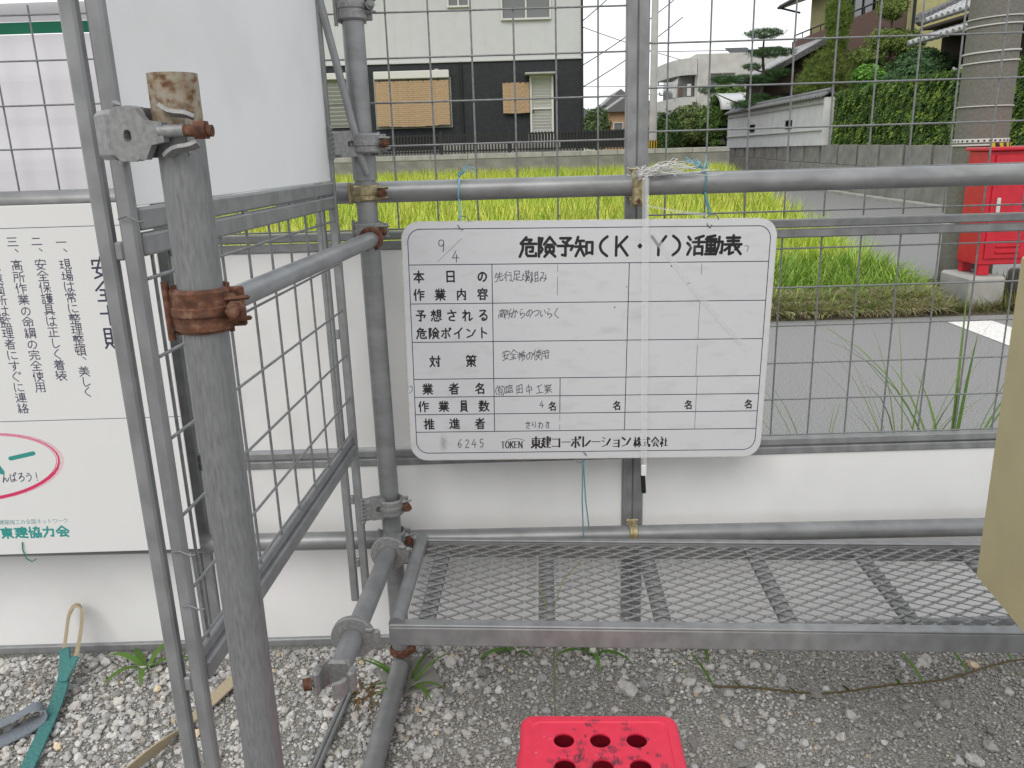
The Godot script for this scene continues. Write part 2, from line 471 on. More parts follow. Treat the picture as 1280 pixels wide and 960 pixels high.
# ---------------------------------------------------------------- lettering: every character is drawn from its strokes (x y pairs in a 100 by 100 box)
# or from other characters, each given as "@character left top right bottom"
var STROKES := {
	"一": "8 50 92 50", "二": "20 25 80 25,8 80 92 80", "三": "12 15 88 15,20 48 80 48,6 85 94 85",
	"十": "8 42 92 42,50 5 50 97", "口": "12 10 12 92,12 10 88 10 88 92,12 84 88 84",
	"日": "18 8 18 95,18 8 82 8 82 95,18 50 82 50,18 90 82 90",
	"目": "18 5 18 97,18 5 82 5 82 97,18 34 82 34,18 62 82 62,18 92 82 92",
	"田": "12 10 12 95,12 10 88 10 88 95,50 10 50 90,12 50 88 50,12 90 88 90",
	"木": "6 30 94 30,50 4 50 97,48 32 8 80,52 32 92 80",
	"本": "6 27 94 27,50 4 50 97,47 30 8 75,53 30 92 75,30 74 70 74",
	"土": "18 38 82 38,50 8 50 90,5 90 95 90", "王": "12 12 88 12,18 50 82 50,6 90 94 90,50 12 50 90",
	"工": "12 15 88 15,50 15 50 88,6 88 94 88", "力": "10 30 86 30 80 88 64 86,46 5 40 50 8 95",
	"亻": "60 5 12 50,48 32 48 97", "氵": "25 8 65 22,12 38 55 50,20 95 75 62",
	"阝": "22 5 22 97,22 8 80 8 45 42 82 62 50 78", "扌": "6 28 92 28,56 3 56 94 34 90,6 66 94 54",
	"辶": "10 8 24 20,4 40 22 40 22 72 4 92,22 74 40 88 97 92",
	"廴": "6 14 32 14 14 40 32 42 22 74 4 94,10 60 40 88 97 94",
	"攵": "38 5 12 45,28 28 95 28,78 28 55 70 10 96,30 40 55 75 95 96",
	"隹": "30 4 8 42,26 26 26 97,64 4 56 24,26 26 94 26,26 48 90 48,26 70 90 70,26 92 96 92,60 26 60 92",
	"言": "50 2 50 14,8 20 92 20,22 36 78 36,22 52 78 52,20 68 20 97,20 68 80 68 80 97,20 92 80 92",
	"貝": "20 4 20 76,20 4 80 4 80 76,20 28 80 28,20 50 80 50,20 73 80 73,38 78 10 98,62 78 92 98",
	"糸": "45 2 20 25 55 40,72 15 25 58 78 55,50 58 50 98,28 68 12 92,70 68 90 92",
	"竹": "22 2 6 60,20 30 48 30,34 34 38 80,70 2 54 60,68 30 98 30,80 34 86 80",
	"心": "12 30 4 80,28 20 34 85 70 88 74 65,48 10 56 40,80 20 94 60",
	"刂": "22 14 22 64,78 3 78 92 50 88", "礻": "40 2 56 16,8 26 88 26 6 72,50 46 50 98,58 50 84 68",
	"矢": "30 3 10 34,24 22 88 22,4 50 96 50,52 22 50 55 8 97,54 55 92 95",
	"舌": "85 4 25 16,5 34 95 34,50 12 50 56,20 56 20 96,20 56 80 56 80 96,20 90 80 90",
	"重": "85 3 15 10,4 20 96 20,14 32 14 66,14 32 86 32 86 66,14 49 86 49,14 66 86 66,50 8 50 92,10 79 90 79,2 94 98 94",
	"乍": "30 3 4 42,24 24 96 24,40 24 40 97,40 46 90 46,40 68 90 68",
	"文": "50 4 50 24,4 26 96 26,76 26 50 70 6 96,20 40 90 92", "寸": "4 28 96 28,68 3 68 94 44 90,20 48 40 68",
	"聿": "14 14 86 14 86 44,2 30 98 30,14 44 86 44,20 60 80 60,6 76 94 76,50 2 50 98",
	"朱": "30 6 12 36,22 22 86 22,4 46 96 46,50 3 50 97,46 48 6 86,54 48 94 86",
	"朿": "4 14 96 14,50 0 50 98,16 32 16 60,16 32 84 32 84 58,46 52 6 94,54 52 94 94",
	"昜": "24 3 24 40,24 3 80 3 80 40,24 21 80 21,24 39 80 39,4 52 96 52,30 52 8 78,24 66 90 66 84 96 70 94,52 66 22 94,70 66 44 98",
	"且": "20 8 20 92,20 8 80 8 80 92,20 36 80 36,20 64 80 64,2 92 98 92",
	"戸": "6 10 94 10,18 30 18 60 4 97,18 30 84 30 84 60,18 58 84 58",
	"斤": "88 4 20 18,20 16 20 56 4 97,20 44 98 44,66 44 66 98",
	"吏": "4 16 96 16,50 2 50 66 6 97,18 30 18 58,18 30 82 30 82 58,18 57 82 57,24 62 94 97",
	"見": "22 4 22 62,22 4 80 4 80 62,22 24 80 24,22 43 80 43,22 61 80 61,40 62 32 82 4 97,62 62 62 90 94 90 96 76",
	"里": "14 6 14 54,14 6 86 6 86 54,14 30 86 30,14 53 86 53,50 6 50 92,14 73 86 73,2 93 98 93",
	"屯": "6 20 94 16,14 34 14 60 86 60 86 34,50 4 50 84 62 92 96 84",
	"頁": "4 8 96 8,46 8 40 22,18 22 18 80,18 22 82 22 82 80,18 42 82 42,18 60 82 60,18 79 82 79,36 82 6 98,64 82 94 98",
	"呆": "20 6 20 38,20 6 80 6 80 38,20 37 80 37,4 56 96 56,50 38 50 98,46 58 6 92,54 58 94 92",
	"蒦": "4 10 96 10,30 2 30 18,70 2 70 18,30 20 10 42,24 30 24 64,60 20 54 30,24 30 92 30,24 41 88 41,24 52 88 52,24 63 94 63,56 30 56 63,16 74 82 74 50 90 6 98,28 76 60 92 96 98",
	"岡": "10 6 10 98,10 6 92 6 92 96 80 94,32 16 40 30,70 16 62 30,20 38 82 38,50 38 50 78,28 54 28 78 74 78 74 54",
	"固": "6 6 6 97,6 6 94 6 94 97,6 93 94 93,22 32 78 32,50 14 50 54,30 54 30 80,30 54 70 54 70 80,30 79 70 79",
	"車": "8 12 92 12,16 28 16 68,16 28 84 28 84 68,16 48 84 48,16 67 84 67,2 82 98 82,50 2 50 99",
	"各": "44 2 10 42,38 16 82 16 50 52 2 66,26 26 60 50 98 62,24 66 24 98,24 66 78 66 78 98,24 92 78 92",
	"方": "50 2 50 18,4 20 96 20,40 40 80 40 76 90 60 90,40 20 34 60 6 97",
	"也": "34 2 8 32,26 18 96 18,8 50 90 40 88 68 76 68,50 26 50 78,22 36 22 84 34 94 92 92 94 78",
	"僉": "50 2 4 38,50 2 96 38,30 40 70 40,18 50 18 74,18 50 82 50 82 74,18 74 82 74,50 40 50 70 8 98,52 74 94 98",
	"娄": "50 2 50 48,4 26 96 26,20 6 34 20,80 6 66 20,46 28 12 48,54 28 88 48,42 50 24 78 84 97,72 62 50 90 10 98,4 66 96 66",
	"巩": "6 8 44 8,25 8 25 34,4 40 46 32,54 8 54 26 46 42,54 8 86 8 86 36 96 38,64 18 74 28,4 56 96 56,50 44 50 99,46 58 8 92,54 58 92 92",
	"危": "40 2 10 32,38 14 68 14 52 32,14 34 94 34,22 34 20 62 4 97,40 50 76 50 74 72 60 72,40 50 40 84 48 94 92 94 92 82",
	"予": "22 8 78 8 52 30,36 24 60 38,8 46 92 46 80 66,50 46 50 94 32 90",
	"表": "15 14 85 14,20 30 80 30,5 47 95 47,50 3 50 47,46 47 5 76,32 62 30 95 52 86,54 50 94 95,82 58 64 72",
	"業": "38 3 38 22,62 3 62 22,16 8 24 20,84 8 76 20,6 24 94 24,30 28 38 38,70 28 62 38,12 42 88 42,18 55 82 55,4 68 96 68,50 42 50 98,46 70 8 94,54 70 92 94",
	"内": "14 26 14 97,14 26 86 26 86 94 74 92,50 4 50 40 24 72,52 42 76 70",
	"容": "50 2 50 14,10 30 10 14 90 14 90 28,36 24 18 40,64 24 84 40,50 34 6 66,50 34 94 66,28 66 28 97,28 66 72 66 72 97,28 92 72 92",
	"者": "18 16 74 16,6 38 94 38,46 2 46 38,86 6 8 66,30 54 30 97,30 54 80 54 80 97,30 74 80 74,30 94 80 94",
	"名": "44 2 12 40,40 16 80 16 54 50 8 70,36 30 52 42,34 56 34 97,34 56 84 56 84 97,34 90 84 90",
	"東": "8 16 92 16,50 3 50 97,18 30 18 64,18 30 82 30 82 64,18 47 82 47,18 63 82 63,46 64 8 92,54 64 92 92",
	"式": "6 26 94 26,60 4 68 60 82 92 94 94 94 76,74 6 88 16,12 52 52 52,32 52 32 84,6 90 58 80",
	"会": "50 3 4 46,50 3 96 46,30 42 70 42,10 60 90 60,46 60 28 90 78 86,66 72 88 97",
	"先": "28 6 12 36,22 24 84 24,50 3 50 48,4 48 96 48,38 50 30 78 6 96,62 50 62 88 92 90 94 74",
	"行": "38 2 8 32,42 30 6 62,28 48 28 97,54 18 92 18,48 44 97 44,76 44 76 94 60 90",
	"足": "26 6 26 36,26 6 76 6 76 36,26 34 76 34,52 36 52 88,52 60 84 60,26 52 24 74 6 96,26 76 60 92 96 94",
	"高": "50 2 50 14,6 16 94 16,30 26 30 44,30 26 70 26 70 44,30 43 70 43,12 56 12 98,12 56 88 56 88 96 76 94,34 66 34 86,34 66 66 66 66 86,34 85 66 85",
	"安": "50 2 50 16,8 34 8 16 92 16 92 34,42 24 22 70 80 97,70 48 50 84 10 98,4 50 96 50",
	"全": "50 2 4 44,50 2 96 44,26 42 74 42,24 66 76 66,8 93 92 93,50 42 50 93",
	"帯": "4 20 96 20,24 4 24 36,50 2 50 36,76 4 76 36,24 36 76 36,8 58 8 46 92 46 92 58,22 62 22 92,22 62 78 62 78 88 68 88,50 50 50 99",
	"用": "16 6 16 60 4 97,16 6 86 6 86 94 72 92,16 34 86 34,16 62 86 62,50 6 50 96",
	"有": "6 20 94 20,46 2 6 60,34 38 34 98,34 38 82 38 82 95 70 94,34 56 82 56,34 74 82 74",
	"盛": "10 16 90 16,14 16 6 60,14 36 44 36 40 58,58 2 70 40 92 56,88 26 54 56,16 66 16 94,16 66 84 66 84 94,38 66 38 94,62 66 62 94,2 94 98 94",
	"中": "12 24 12 66,12 24 88 24 88 66,12 62 88 62,50 3 50 98",
	"常": "50 2 50 18,26 4 34 16,74 4 66 16,8 34 8 20 92 20 92 34,30 32 30 50,30 32 70 32 70 50,30 49 70 49,18 62 18 92,18 62 82 62 82 88 72 88,50 52 50 99",
	"整": "4 12 50 12,10 22 10 36,10 22 44 22 44 36,10 36 44 36,27 2 27 50,24 36 4 50,30 36 50 48,64 2 54 22,60 14 96 14,86 14 60 48,64 18 96 48,10 58 90 58,50 58 50 94,50 76 80 76,26 72 26 94,4 95 96 95",
	"美": "30 2 38 14,70 2 62 14,10 18 90 18,18 32 82 32,6 47 94 47,50 18 50 47,6 66 94 66,50 50 46 72 6 97,54 68 94 97",
	"具": "24 4 24 66,24 4 76 4 76 66,24 25 76 25,24 45 76 45,24 65 76 65,4 76 96 76,36 80 10 98,64 80 90 98",
	"正": "8 10 92 10,52 10 52 90,52 48 86 48,24 40 24 90,4 91 96 91",
	"着": "30 2 36 12,70 2 64 12,10 15 90 15,18 27 82 27,4 40 96 40,50 15 50 40,40 40 4 74,28 52 28 98,28 52 80 52 80 98,28 66 80 66,28 80 80 80,28 95 80 95",
	"装": "14 4 14 46,4 12 14 24,2 44 26 34,36 14 96 14,66 2 66 38,42 38 92 38,50 42 50 54,4 54 96 54,46 54 4 80,34 68 34 97 54 88,54 56 94 97,84 62 66 76",
	"命": "50 2 4 40,50 2 96 40,30 36 70 36,14 50 14 84,14 50 46 50 46 84,14 80 46 80,58 50 58 98,58 50 90 50 90 84 78 82",
	"完": "50 2 50 14,8 32 8 16 92 16 92 32,26 38 74 38,6 56 94 56,38 56 32 80 6 97,62 56 62 90 94 90 96 76",
	"監": "10 4 10 54,10 4 46 4,10 20 42 20 42 38,10 38 42 38,10 53 48 53,28 4 28 20,28 38 28 53,66 2 54 32,62 18 96 18,68 32 80 44,14 64 14 94,14 64 86 64 86 94,38 64 38 94,62 64 62 94,2 95 98 95",
	"四": "8 14 8 92,8 14 92 14 92 92,8 88 92 88,38 14 36 44 20 62,62 14 62 52 84 56",
	"国": "8 6 8 97,8 6 92 6 92 97,8 93 92 93,26 26 74 26,30 48 70 48,22 74 78 74,50 26 50 74,62 58 70 66",
	"険": "@阝 0 0 32 100 @僉 32 0 100 100", "知": "@矢 0 0 55 100 @口 58 22 100 92", "活": "@氵 0 0 30 100 @舌 30 0 100 100",
	"動": "@重 0 0 60 100 @力 54 5 100 100", "作": "@亻 0 0 36 100 @乍 34 0 100 100", "想": "@木 0 0 50 60 @目 54 0 98 60 @心 0 62 100 100",
	"対": "@文 0 0 50 100 @寸 52 0 100 100", "策": "@竹 0 0 100 34 @朿 4 32 96 100", "員": "@口 22 0 78 30 @貝 10 32 90 100",
	"数": "@娄 0 0 54 100 @攵 50 0 100 100", "推": "@扌 0 0 36 100 @隹 34 0 100 100", "進": "@隹 30 0 98 80 @辶 0 0 100 100",
	"建": "@聿 34 0 100 84 @廴 0 0 100 100", "株": "@木 0 0 40 100 @朱 40 0 100 100", "社": "@礻 0 0 44 100 @土 44 8 100 96",
	"場": "@土 0 10 36 90 @昜 36 0 100 100", "組": "@糸 0 0 44 100 @且 46 0 100 100", "所": "@戸 0 0 48 100 @斤 48 0 100 100",
	"使": "@亻 0 0 32 100 @吏 32 0 100 100", "則": "@貝 0 0 56 100 @刂 60 0 100 100", "現": "@王 0 10 38 88 @見 40 0 100 100",
	"理": "@王 0 10 38 88 @里 38 0 100 100", "頓": "@屯 0 0 42 100 @頁 42 0 100 100", "保": "@亻 0 0 34 100 @呆 34 0 100 100",
	"護": "@言 0 0 38 100 @蒦 40 0 100 100", "綱": "@糸 0 0 42 100 @岡 44 0 100 100", "箇": "@竹 0 0 100 32 @固 6 34 94 100",
	"連": "@車 32 0 98 80 @辶 0 0 100 100", "絡": "@糸 0 0 42 100 @各 42 0 100 100", "築": "@竹 0 0 100 30 @巩 0 30 100 100",
	"施": "@方 0 0 44 100 @也 44 0 100 100", "協": "@十 0 0 34 100 @力 40 0 94 46 @力 30 46 66 100 @力 66 46 100 100",
	"の": "52 22 45 62 28 84 14 66 20 38 50 20 80 34 88 58 74 84 58 92",
	"さ": "12 30 88 24,42 4 72 58,72 58 30 64 30 88 74 94", "れ": "28 5 28 97,6 30 40 26 6 72,28 46 62 26 72 36 66 84 74 92 94 76",
	"る": "22 12 74 12 20 62 60 42 86 62 76 88 48 94 40 80 54 74 64 86", "み": "18 16 56 16 26 80 12 76 20 58 60 62 92 74,80 40 74 70 50 94",
	"か": "8 34 60 28 60 70 48 94 36 86,36 4 12 92,74 22 94 52", "ら": "34 6 60 18,26 32 20 62 56 50 84 66 74 88 34 96",
	"つ": "6 38 60 24 90 44 76 78 40 86", "い": "18 22 20 68 32 86 42 70,74 26 90 64", "く": "66 4 26 50 70 97",
	"き": "14 20 84 14,12 40 90 32,44 3 74 62 40 56,24 66 30 92 76 92", "り": "26 8 24 56 36 46,72 6 72 60 50 96",
	"わ": "28 5 28 97,6 30 40 26 6 74,28 50 70 28 90 54 76 84 58 92", "は": "16 8 12 60 18 94,36 28 94 26,68 6 68 80 48 94 36 82 52 70 92 92",
	"に": "16 8 12 60 18 94,46 26 86 26,42 64 52 84 92 84", "し": "30 5 28 70 44 94 84 74",
	"す": "4 24 96 24,58 3 58 60 46 70 36 58 46 46 58 56 54 78 34 97", "ぐ": "58 4 18 50 62 97,72 12 80 28,86 6 94 22",
	"ん": "46 4 8 94 36 56 52 60 56 88 72 92 94 62", "ば": "16 8 12 60 18 94,36 30 88 28,64 10 64 80 46 94 36 82 50 70 86 90,80 4 86 16,92 2 98 14",
	"ろ": "24 10 74 10 20 62 62 42 88 64 74 88 36 95", "う": "34 6 64 14,18 36 60 28 80 46 70 76 36 97",
	"ポ": "8 30 80 30,46 8 46 94 34 90,26 50 8 80,66 50 82 80,82 6 92 6 92 16 82 16 82 6", "イ": "82 6 50 40 10 60,52 38 52 97",
	"ン": "14 18 40 34,14 90 60 72 92 24", "ト": "36 5 36 96,36 36 80 58", "コ": "14 22 84 22 84 88,10 84 88 84", "ー": "8 48 92 48",
	"レ": "22 8 22 88 50 78 90 40", "シ": "18 12 40 24,10 38 32 50,14 92 60 74 90 28", "ョ": "26 38 78 38 78 94,28 64 78 64,24 90 78 90",
	"ネ": "44 2 56 14,14 24 82 24 44 54 8 72,52 50 52 97,64 56 86 72", "ッ": "26 44 34 60,48 40 54 56,82 42 74 72 46 94",
	"ワ": "16 18 16 50,16 18 86 18 76 66 40 96", "ク": "40 3 10 50,36 20 82 20 70 66 26 96",
	"、": "62 12 84 34", "・": "44 50 56 50,50 44 50 56", "!": "50 4 50 66,50 86 50 92",
	"(": "74 2 46 24 36 50 46 76 74 98", ")": "26 2 54 24 64 50 54 76 26 98",
	"K": "22 4 22 96,80 4 24 58,42 44 84 96", "Y": "12 4 50 50 88 4,50 50 50 96", "T": "8 8 92 8,50 8 50 95", "E": "85 8 18 8 18 92 85 92,18 50 75 50",
	"O": "50 5 22 18 10 50 22 82 50 95 78 82 90 50 78 18 50 5", "N": "15 95 15 5 85 95 85 5",
	"9": "74 30 60 50 36 48 26 28 40 8 66 8 74 30 66 96", "4": "52 4 14 62 84 62,60 34 56 97",
	"6": "70 6 36 36 26 70 44 94 68 84 70 62 48 52 28 68", "2": "24 24 46 6 70 22 62 50 20 92 80 92", "5": "74 8 34 8 28 46 58 42 74 66 56 92 24 88",
}


class Ink:
	var w: int
	var h: int
	var px := PackedByteArray()

	func _init(width: int, height: int, paper: Color) -> void:
		w = width
		h = height
		px.resize(w * h * 3)
		var row := PackedByteArray()
		for x in w:
			row.append_array([paper.r8, paper.g8, paper.b8])
		px.clear()
		for y in h:
			px.append_array(row)

	func dab(x: int, y: int, col: Color, a: float) -> void:
		if x < 0 or y < 0 or x >= w or y >= h or a <= 0.0:
			return
		var i := (y * w + x) * 3
		px[i] = int(lerpf(px[i], col.r8, a))
		px[i + 1] = int(lerpf(px[i + 1], col.g8, a))
		px[i + 2] = int(lerpf(px[i + 2], col.b8, a))

	func line(a: Vector2, b: Vector2, width: float, col: Color, alpha := 1.0) -> void:
		var r := width / 2.0
		var d := b - a
		var l2 := maxf(d.length_squared(), 0.0001)
		for y in range(int(minf(a.y, b.y) - r - 1), int(maxf(a.y, b.y) + r + 2)):
			for x in range(int(minf(a.x, b.x) - r - 1), int(maxf(a.x, b.x) + r + 2)):
				var p := Vector2(x + 0.5, y + 0.5)
				var t := clampf((p - a).dot(d) / l2, 0.0, 1.0)
				var k := clampf(r - p.distance_to(a + d * t) + 0.5, 0.0, 1.0)
				if k > 0.0:
					dab(x, y, col, k * alpha)

	func path(pts: Array, width: float, col: Color, alpha := 1.0) -> void:
		for i in pts.size() - 1:
			line(pts[i], pts[i + 1], width, col, alpha)

	func fill(x0: int, y0: int, x1: int, y1: int, col: Color) -> void:
		for y in range(maxi(y0, 0), mini(y1, h)):
			for x in range(maxi(x0, 0), mini(x1, w)):
				dab(x, y, col, 1.0)

	# a rubbed patch with a broken outline
	func smear(at: Vector2, size: Vector2, col: Color, alpha: float, f: FastNoiseLite) -> void:
		for y in range(int(at.y - size.y), int(at.y + size.y)):
			for x in range(int(at.x - size.x), int(at.x + size.x)):
				var q := Vector2((x - at.x) / size.x, (y - at.y) / size.y).length()
				var k := clampf((1.0 - q) * 1.6 + f.get_noise_2d(x * 3.0, y) * 1.2 - 0.35, 0.0, 1.0)
				dab(x, y, col, k * alpha)

	func texture() -> ImageTexture:
		return ImageTexture.create_from_image(Image.create_from_data(w, h, false, Image.FORMAT_RGB8, px))


# draws one character into the box at, size; pen is the stroke width; brush pens thin the level strokes
func write_char(ink: Ink, ch: String, at: Vector2, size: Vector2, pen: float, col: Color, shaky := 0.0, brush := false, lean := 0.0, alpha := 1.0) -> void:
	var def: String = STROKES.get(ch, "")
	if def.begins_with("@"):
		for piece in def.split("@", false):
			var f: PackedStringArray = piece.strip_edges().split(" ")
			var o := Vector2(float(f[1]), float(f[2])) / 100.0
			var e := Vector2(float(f[3]), float(f[4])) / 100.0
			write_char(ink, f[0], at + o * size, (e - o) * size, pen, col, shaky, brush, lean, alpha)
		return
	for stroke in def.split(",", false):
		var f: PackedFloat64Array = stroke.split_floats(" ")
		var pts := []
		for i in range(0, f.size() - 1, 2):
			var p := Vector2(f[i], f[i + 1]) / 100.0
			p.y += lean * p.x
			pts.append(at + p * size + Vector2(rng.randf_range(-1, 1), rng.randf_range(-1, 1)) * shaky)
		var soft := ch in "のされるみからつくきりわはにしすぐんばろう()OO9625"
		if soft and pts.size() > 2:
			pts = curved(pts)
		for i in pts.size() - 1:
			var d: Vector2 = pts[i + 1] - pts[i]
			var width := pen
			if brush:
				width = pen * (0.5 if absf(d.x) > absf(d.y) * 1.5 else 1.15)
			ink.line(pts[i], pts[i + 1], width, col, alpha)

func curved(pts: Array) -> Array:
	var r := []
	for i in pts.size() - 1:
		for k in 5:
			var t := k / 5.0
			r.append((pts[i] as Vector2).cubic_interpolate(pts[i + 1], pts[maxi(i - 1, 0)], pts[mini(i + 2, pts.size() - 1)], t))
	r.append(pts[-1])
	return r

# a level row of characters spread between two middles
func row(ink: Ink, text: String, x0: float, x1: float, y: float, size: Vector2, pen: float, col: Color, k: float, shaky := 0.0, brush := false, lean := 0.0, alpha := 1.0) -> void:
	var n := text.length()
	for i in n:
		var x := x0 if n == 1 else lerpf(x0, x1, float(i) / (n - 1))
		var jit := Vector2(rng.randf_range(-1, 1), rng.randf_range(-1, 1)) * shaky * 0.8
		write_char(ink, text[i], (Vector2(x, y) - size / 2.0) * k + jit, size * k, pen * k, col, shaky, brush, lean, alpha)

# an upright column of characters
func column(ink: Ink, text: String, x: float, y0: float, y1: float, size: Vector2, pen: float, col: Color, k: float) -> void:
	var n := text.length()
	for i in n:
		var y := lerpf(y0, y1, float(i) / (n - 1))
		var s := size
		if text[i] == "ー":
			s = Vector2(size.y, size.x)
		write_char(ink, text[i], (Vector2(x, y) - s / 2.0) * k, s * k, pen * k, col)

func board_print() -> ImageTexture:
	var k := 2048.0 / 900.0
	var ink := Ink.new(2048, 1343, lin(0.575, 0.593, 0.625))
	var f := noise(0.012, 4, 77)
	var fine := noise(0.35, 2, 12)
	for y in range(0, ink.h):
		for x in range(0, ink.w, 1):
			var g := f.get_noise_2d(x * 0.35, y) * 0.5 + 0.5
			if g > 0.58 or fine.get_noise_2d(x, y) > 0.55:
				ink.dab(x, y, lin(0.3, 0.3, 0.29), clampf((g - 0.58) * 0.5, 0.0, 0.12) + (0.12 if fine.get_noise_2d(x, y) > 0.6 else 0.0))
	var navy := lin(0.012, 0.018, 0.035)
	var black := lin(0.012, 0.013, 0.016)
	# border and ruling
	var edge := []
	for p in Shape.rounded(872.0, 556.0, 30.0, 8):
		edge.append((Vector2(450, 294) + p) * k)
	edge.append(edge[0])
	ink.path(edge, 1.8 * k, navy)
	for y in [99, 192, 286, 379, 425, 470, 516]:
		ink.line(Vector2(14, y) * k, Vector2(886, y) * k, 1.8 * k, navy)
	ink.line(Vector2(215, 99) * k, Vector2(215, 516) * k, 1.8 * k, navy)
	ink.line(Vector2(548, 99) * k, Vector2(548, 516) * k, 1.8 * k, navy)
	ink.line(Vector2(382, 379) * k, Vector2(382, 470) * k, 1.8 * k, navy)
	for seg in [[374, 102, 118], [374, 130, 174], [382, 474, 490], [382, 500, 514], [724, 190, 284], [724, 300, 380], [728, 381, 516], [724, 104, 128]]:
		ink.line(Vector2(seg[0], seg[1]) * k, Vector2(seg[0], seg[2]) * k, 1.1 * k, navy, 0.65)
	# printed words
	row(ink, "危険予知(K・Y)活動表", 303, 797, 60, Vector2(44, 47), 6.6, black, k)
	row(ink, "本日の", 37, 191, 127, Vector2(26, 28), 3.9, black, k)
	row(ink, "作業内容", 36, 191, 170, Vector2(26, 28), 3.5, black, k)
	row(ink, "予想される", 38, 191, 221, Vector2(26, 28), 3.5, black, k)
	row(ink, "危険ポイント", 38, 191, 264, Vector2(26, 27), 3.5, black, k)
	row(ink, "対策", 69, 159, 334, Vector2(26, 28), 3.7, black, k)
	row(ink, "業者名", 48, 180, 404, Vector2(26, 28), 3.5, black, k)
	row(ink, "作業員数", 36, 189, 449, Vector2(26, 28), 3.4, black, k)
	row(ink, "推進者", 48, 178, 495, Vector2(26, 28), 3.5, black, k)
	for x in [363, 527, 709, 862]:
		row(ink, "名", x, x, 452, Vector2(21, 23), 3.0, black, k)
	# firm name at the foot
	row(ink, "TOKEN", 236, 281, 552, Vector2(11.5, 19), 2.4, black, k, 0.0, true)
	var swoosh := []
	for i in 16:
		var a := -2.7 + i * 0.16
		swoosh.append(Vector2(268 + cos(a) * 26, 546 + sin(a) * 10) * k)
	ink.path(swoosh, 1.0 * k, black)
	row(ink, "東建コーポレーション", 321, 553, 547, Vector2(26, 31), 4.0, black, k, 0.0, true)
	row(ink, "株式会社", 583, 651, 549, Vector2(20, 26), 3.0, black, k, 0.0, true)
	# marker writing of the day
	var pen := lin(0.05, 0.055, 0.065)
	row(ink, "9", 94, 94, 55, Vector2(25, 30), 1.9, pen, k, 1.0)
	row(ink, "4", 128, 128, 80, Vector2(22, 27), 1.9, pen, k, 1.0)
	ink.line(Vector2(84, 92) * k, Vector2(144, 38) * k, 1.0 * k, pen, 0.6)
	row(ink, "先行足場組み", 233, 340, 131, Vector2(21, 26), 1.7, pen, k, 4.4, false, -0.16)
	row(ink, "高所からのついらく", 237, 372, 219, Vector2(17, 22), 1.7, pen, k, 4.4, false, -0.16)
	row(ink, "安全帯の使用", 246, 345, 323, Vector2(20, 25), 1.7, pen, k, 4.4, false, -0.16)
	row(ink, "(有)", 222, 240, 409, Vector2(13, 26), 1.6, pen, k, 3.0)
	row(ink, "盛田中工業", 254, 353, 409, Vector2(19, 23), 1.7, pen, k, 4.4, false, -0.16)
	row(ink, "4", 336, 336, 447, Vector2(14, 19), 1.8, pen, k, 1.0)
	row(ink, "きりわき", 300, 350, 500, Vector2(14, 18), 1.6, pen, k, 3.0)
	row(ink, "6245", 125, 181, 547, Vector2(16, 24), 2.0, lin(0.09, 0.095, 0.1), k, 1.4)
	ink.path(curved([Vector2(-1, 400) * k, Vector2(8, 396) * k, Vector2(8, 408) * k, Vector2(1, 414) * k]), 1.4 * k, pen)
	ink.path(curved([Vector2(826, 62) * k, Vector2(834, 64) * k, Vector2(832, 76) * k]), 1.6 * k, pen, 0.7)
	# rubbed marks, specks
	var grime := noise(0.06, 3, 5)
	ink.smear(Vector2(83, 545) * k, Vector2(13, 30) * k, lin(0.2, 0.2, 0.2), 0.55, grime)
	ink.smear(Vector2(570, 225) * k, Vector2(30, 30) * k, lin(0.3, 0.3, 0.3), 0.2, grime)
	ink.smear(Vector2(700, 60) * k, Vector2(20, 24) * k, lin(0.5, 0.5, 0.5), 0.3, grime)
	ink.smear(Vector2(500, 260) * k, Vector2(40, 14) * k, lin(0.35, 0.35, 0.35), 0.16, grime)
	ink.smear(Vector2(640, 420) * k, Vector2(60, 30) * k, lin(0.4, 0.4, 0.4), 0.14, grime)
	for i in 70:
		var p := Vector2(rng.randf_range(220, 880), rng.randf_range(30, 570)) * k
		ink.line(p, p + Vector2(rng.randf_range(-2, 2), rng.randf_range(-2, 4)), rng.randf_range(0.8, 2.2), pen, rng.randf_range(0.2, 0.55))
	for q in [[515, 205, 3.4], [650, 108, 3.6], [693, 150, 3.4], [697, 148, 2.6], [543, 156, 2.6], [146, 18, 3.0], [742, 14, 3.0], [448, 580, 3.0]]:
		ink.line(Vector2(q[0], q[1]) * k, Vector2(q[0] + 0.6, q[1]) * k, q[2] * k, pen, 0.85)
	for i in 26:
		var p2 := Vector2(rng.randf_range(220, 880), rng.randf_range(105, 560)) * k
		ink.line(p2, p2 + Vector2(rng.randf_range(-8, 8), rng.randf_range(10, 50)), 1.2, lin(0.35, 0.35, 0.36), 0.35)
	return ink.texture()

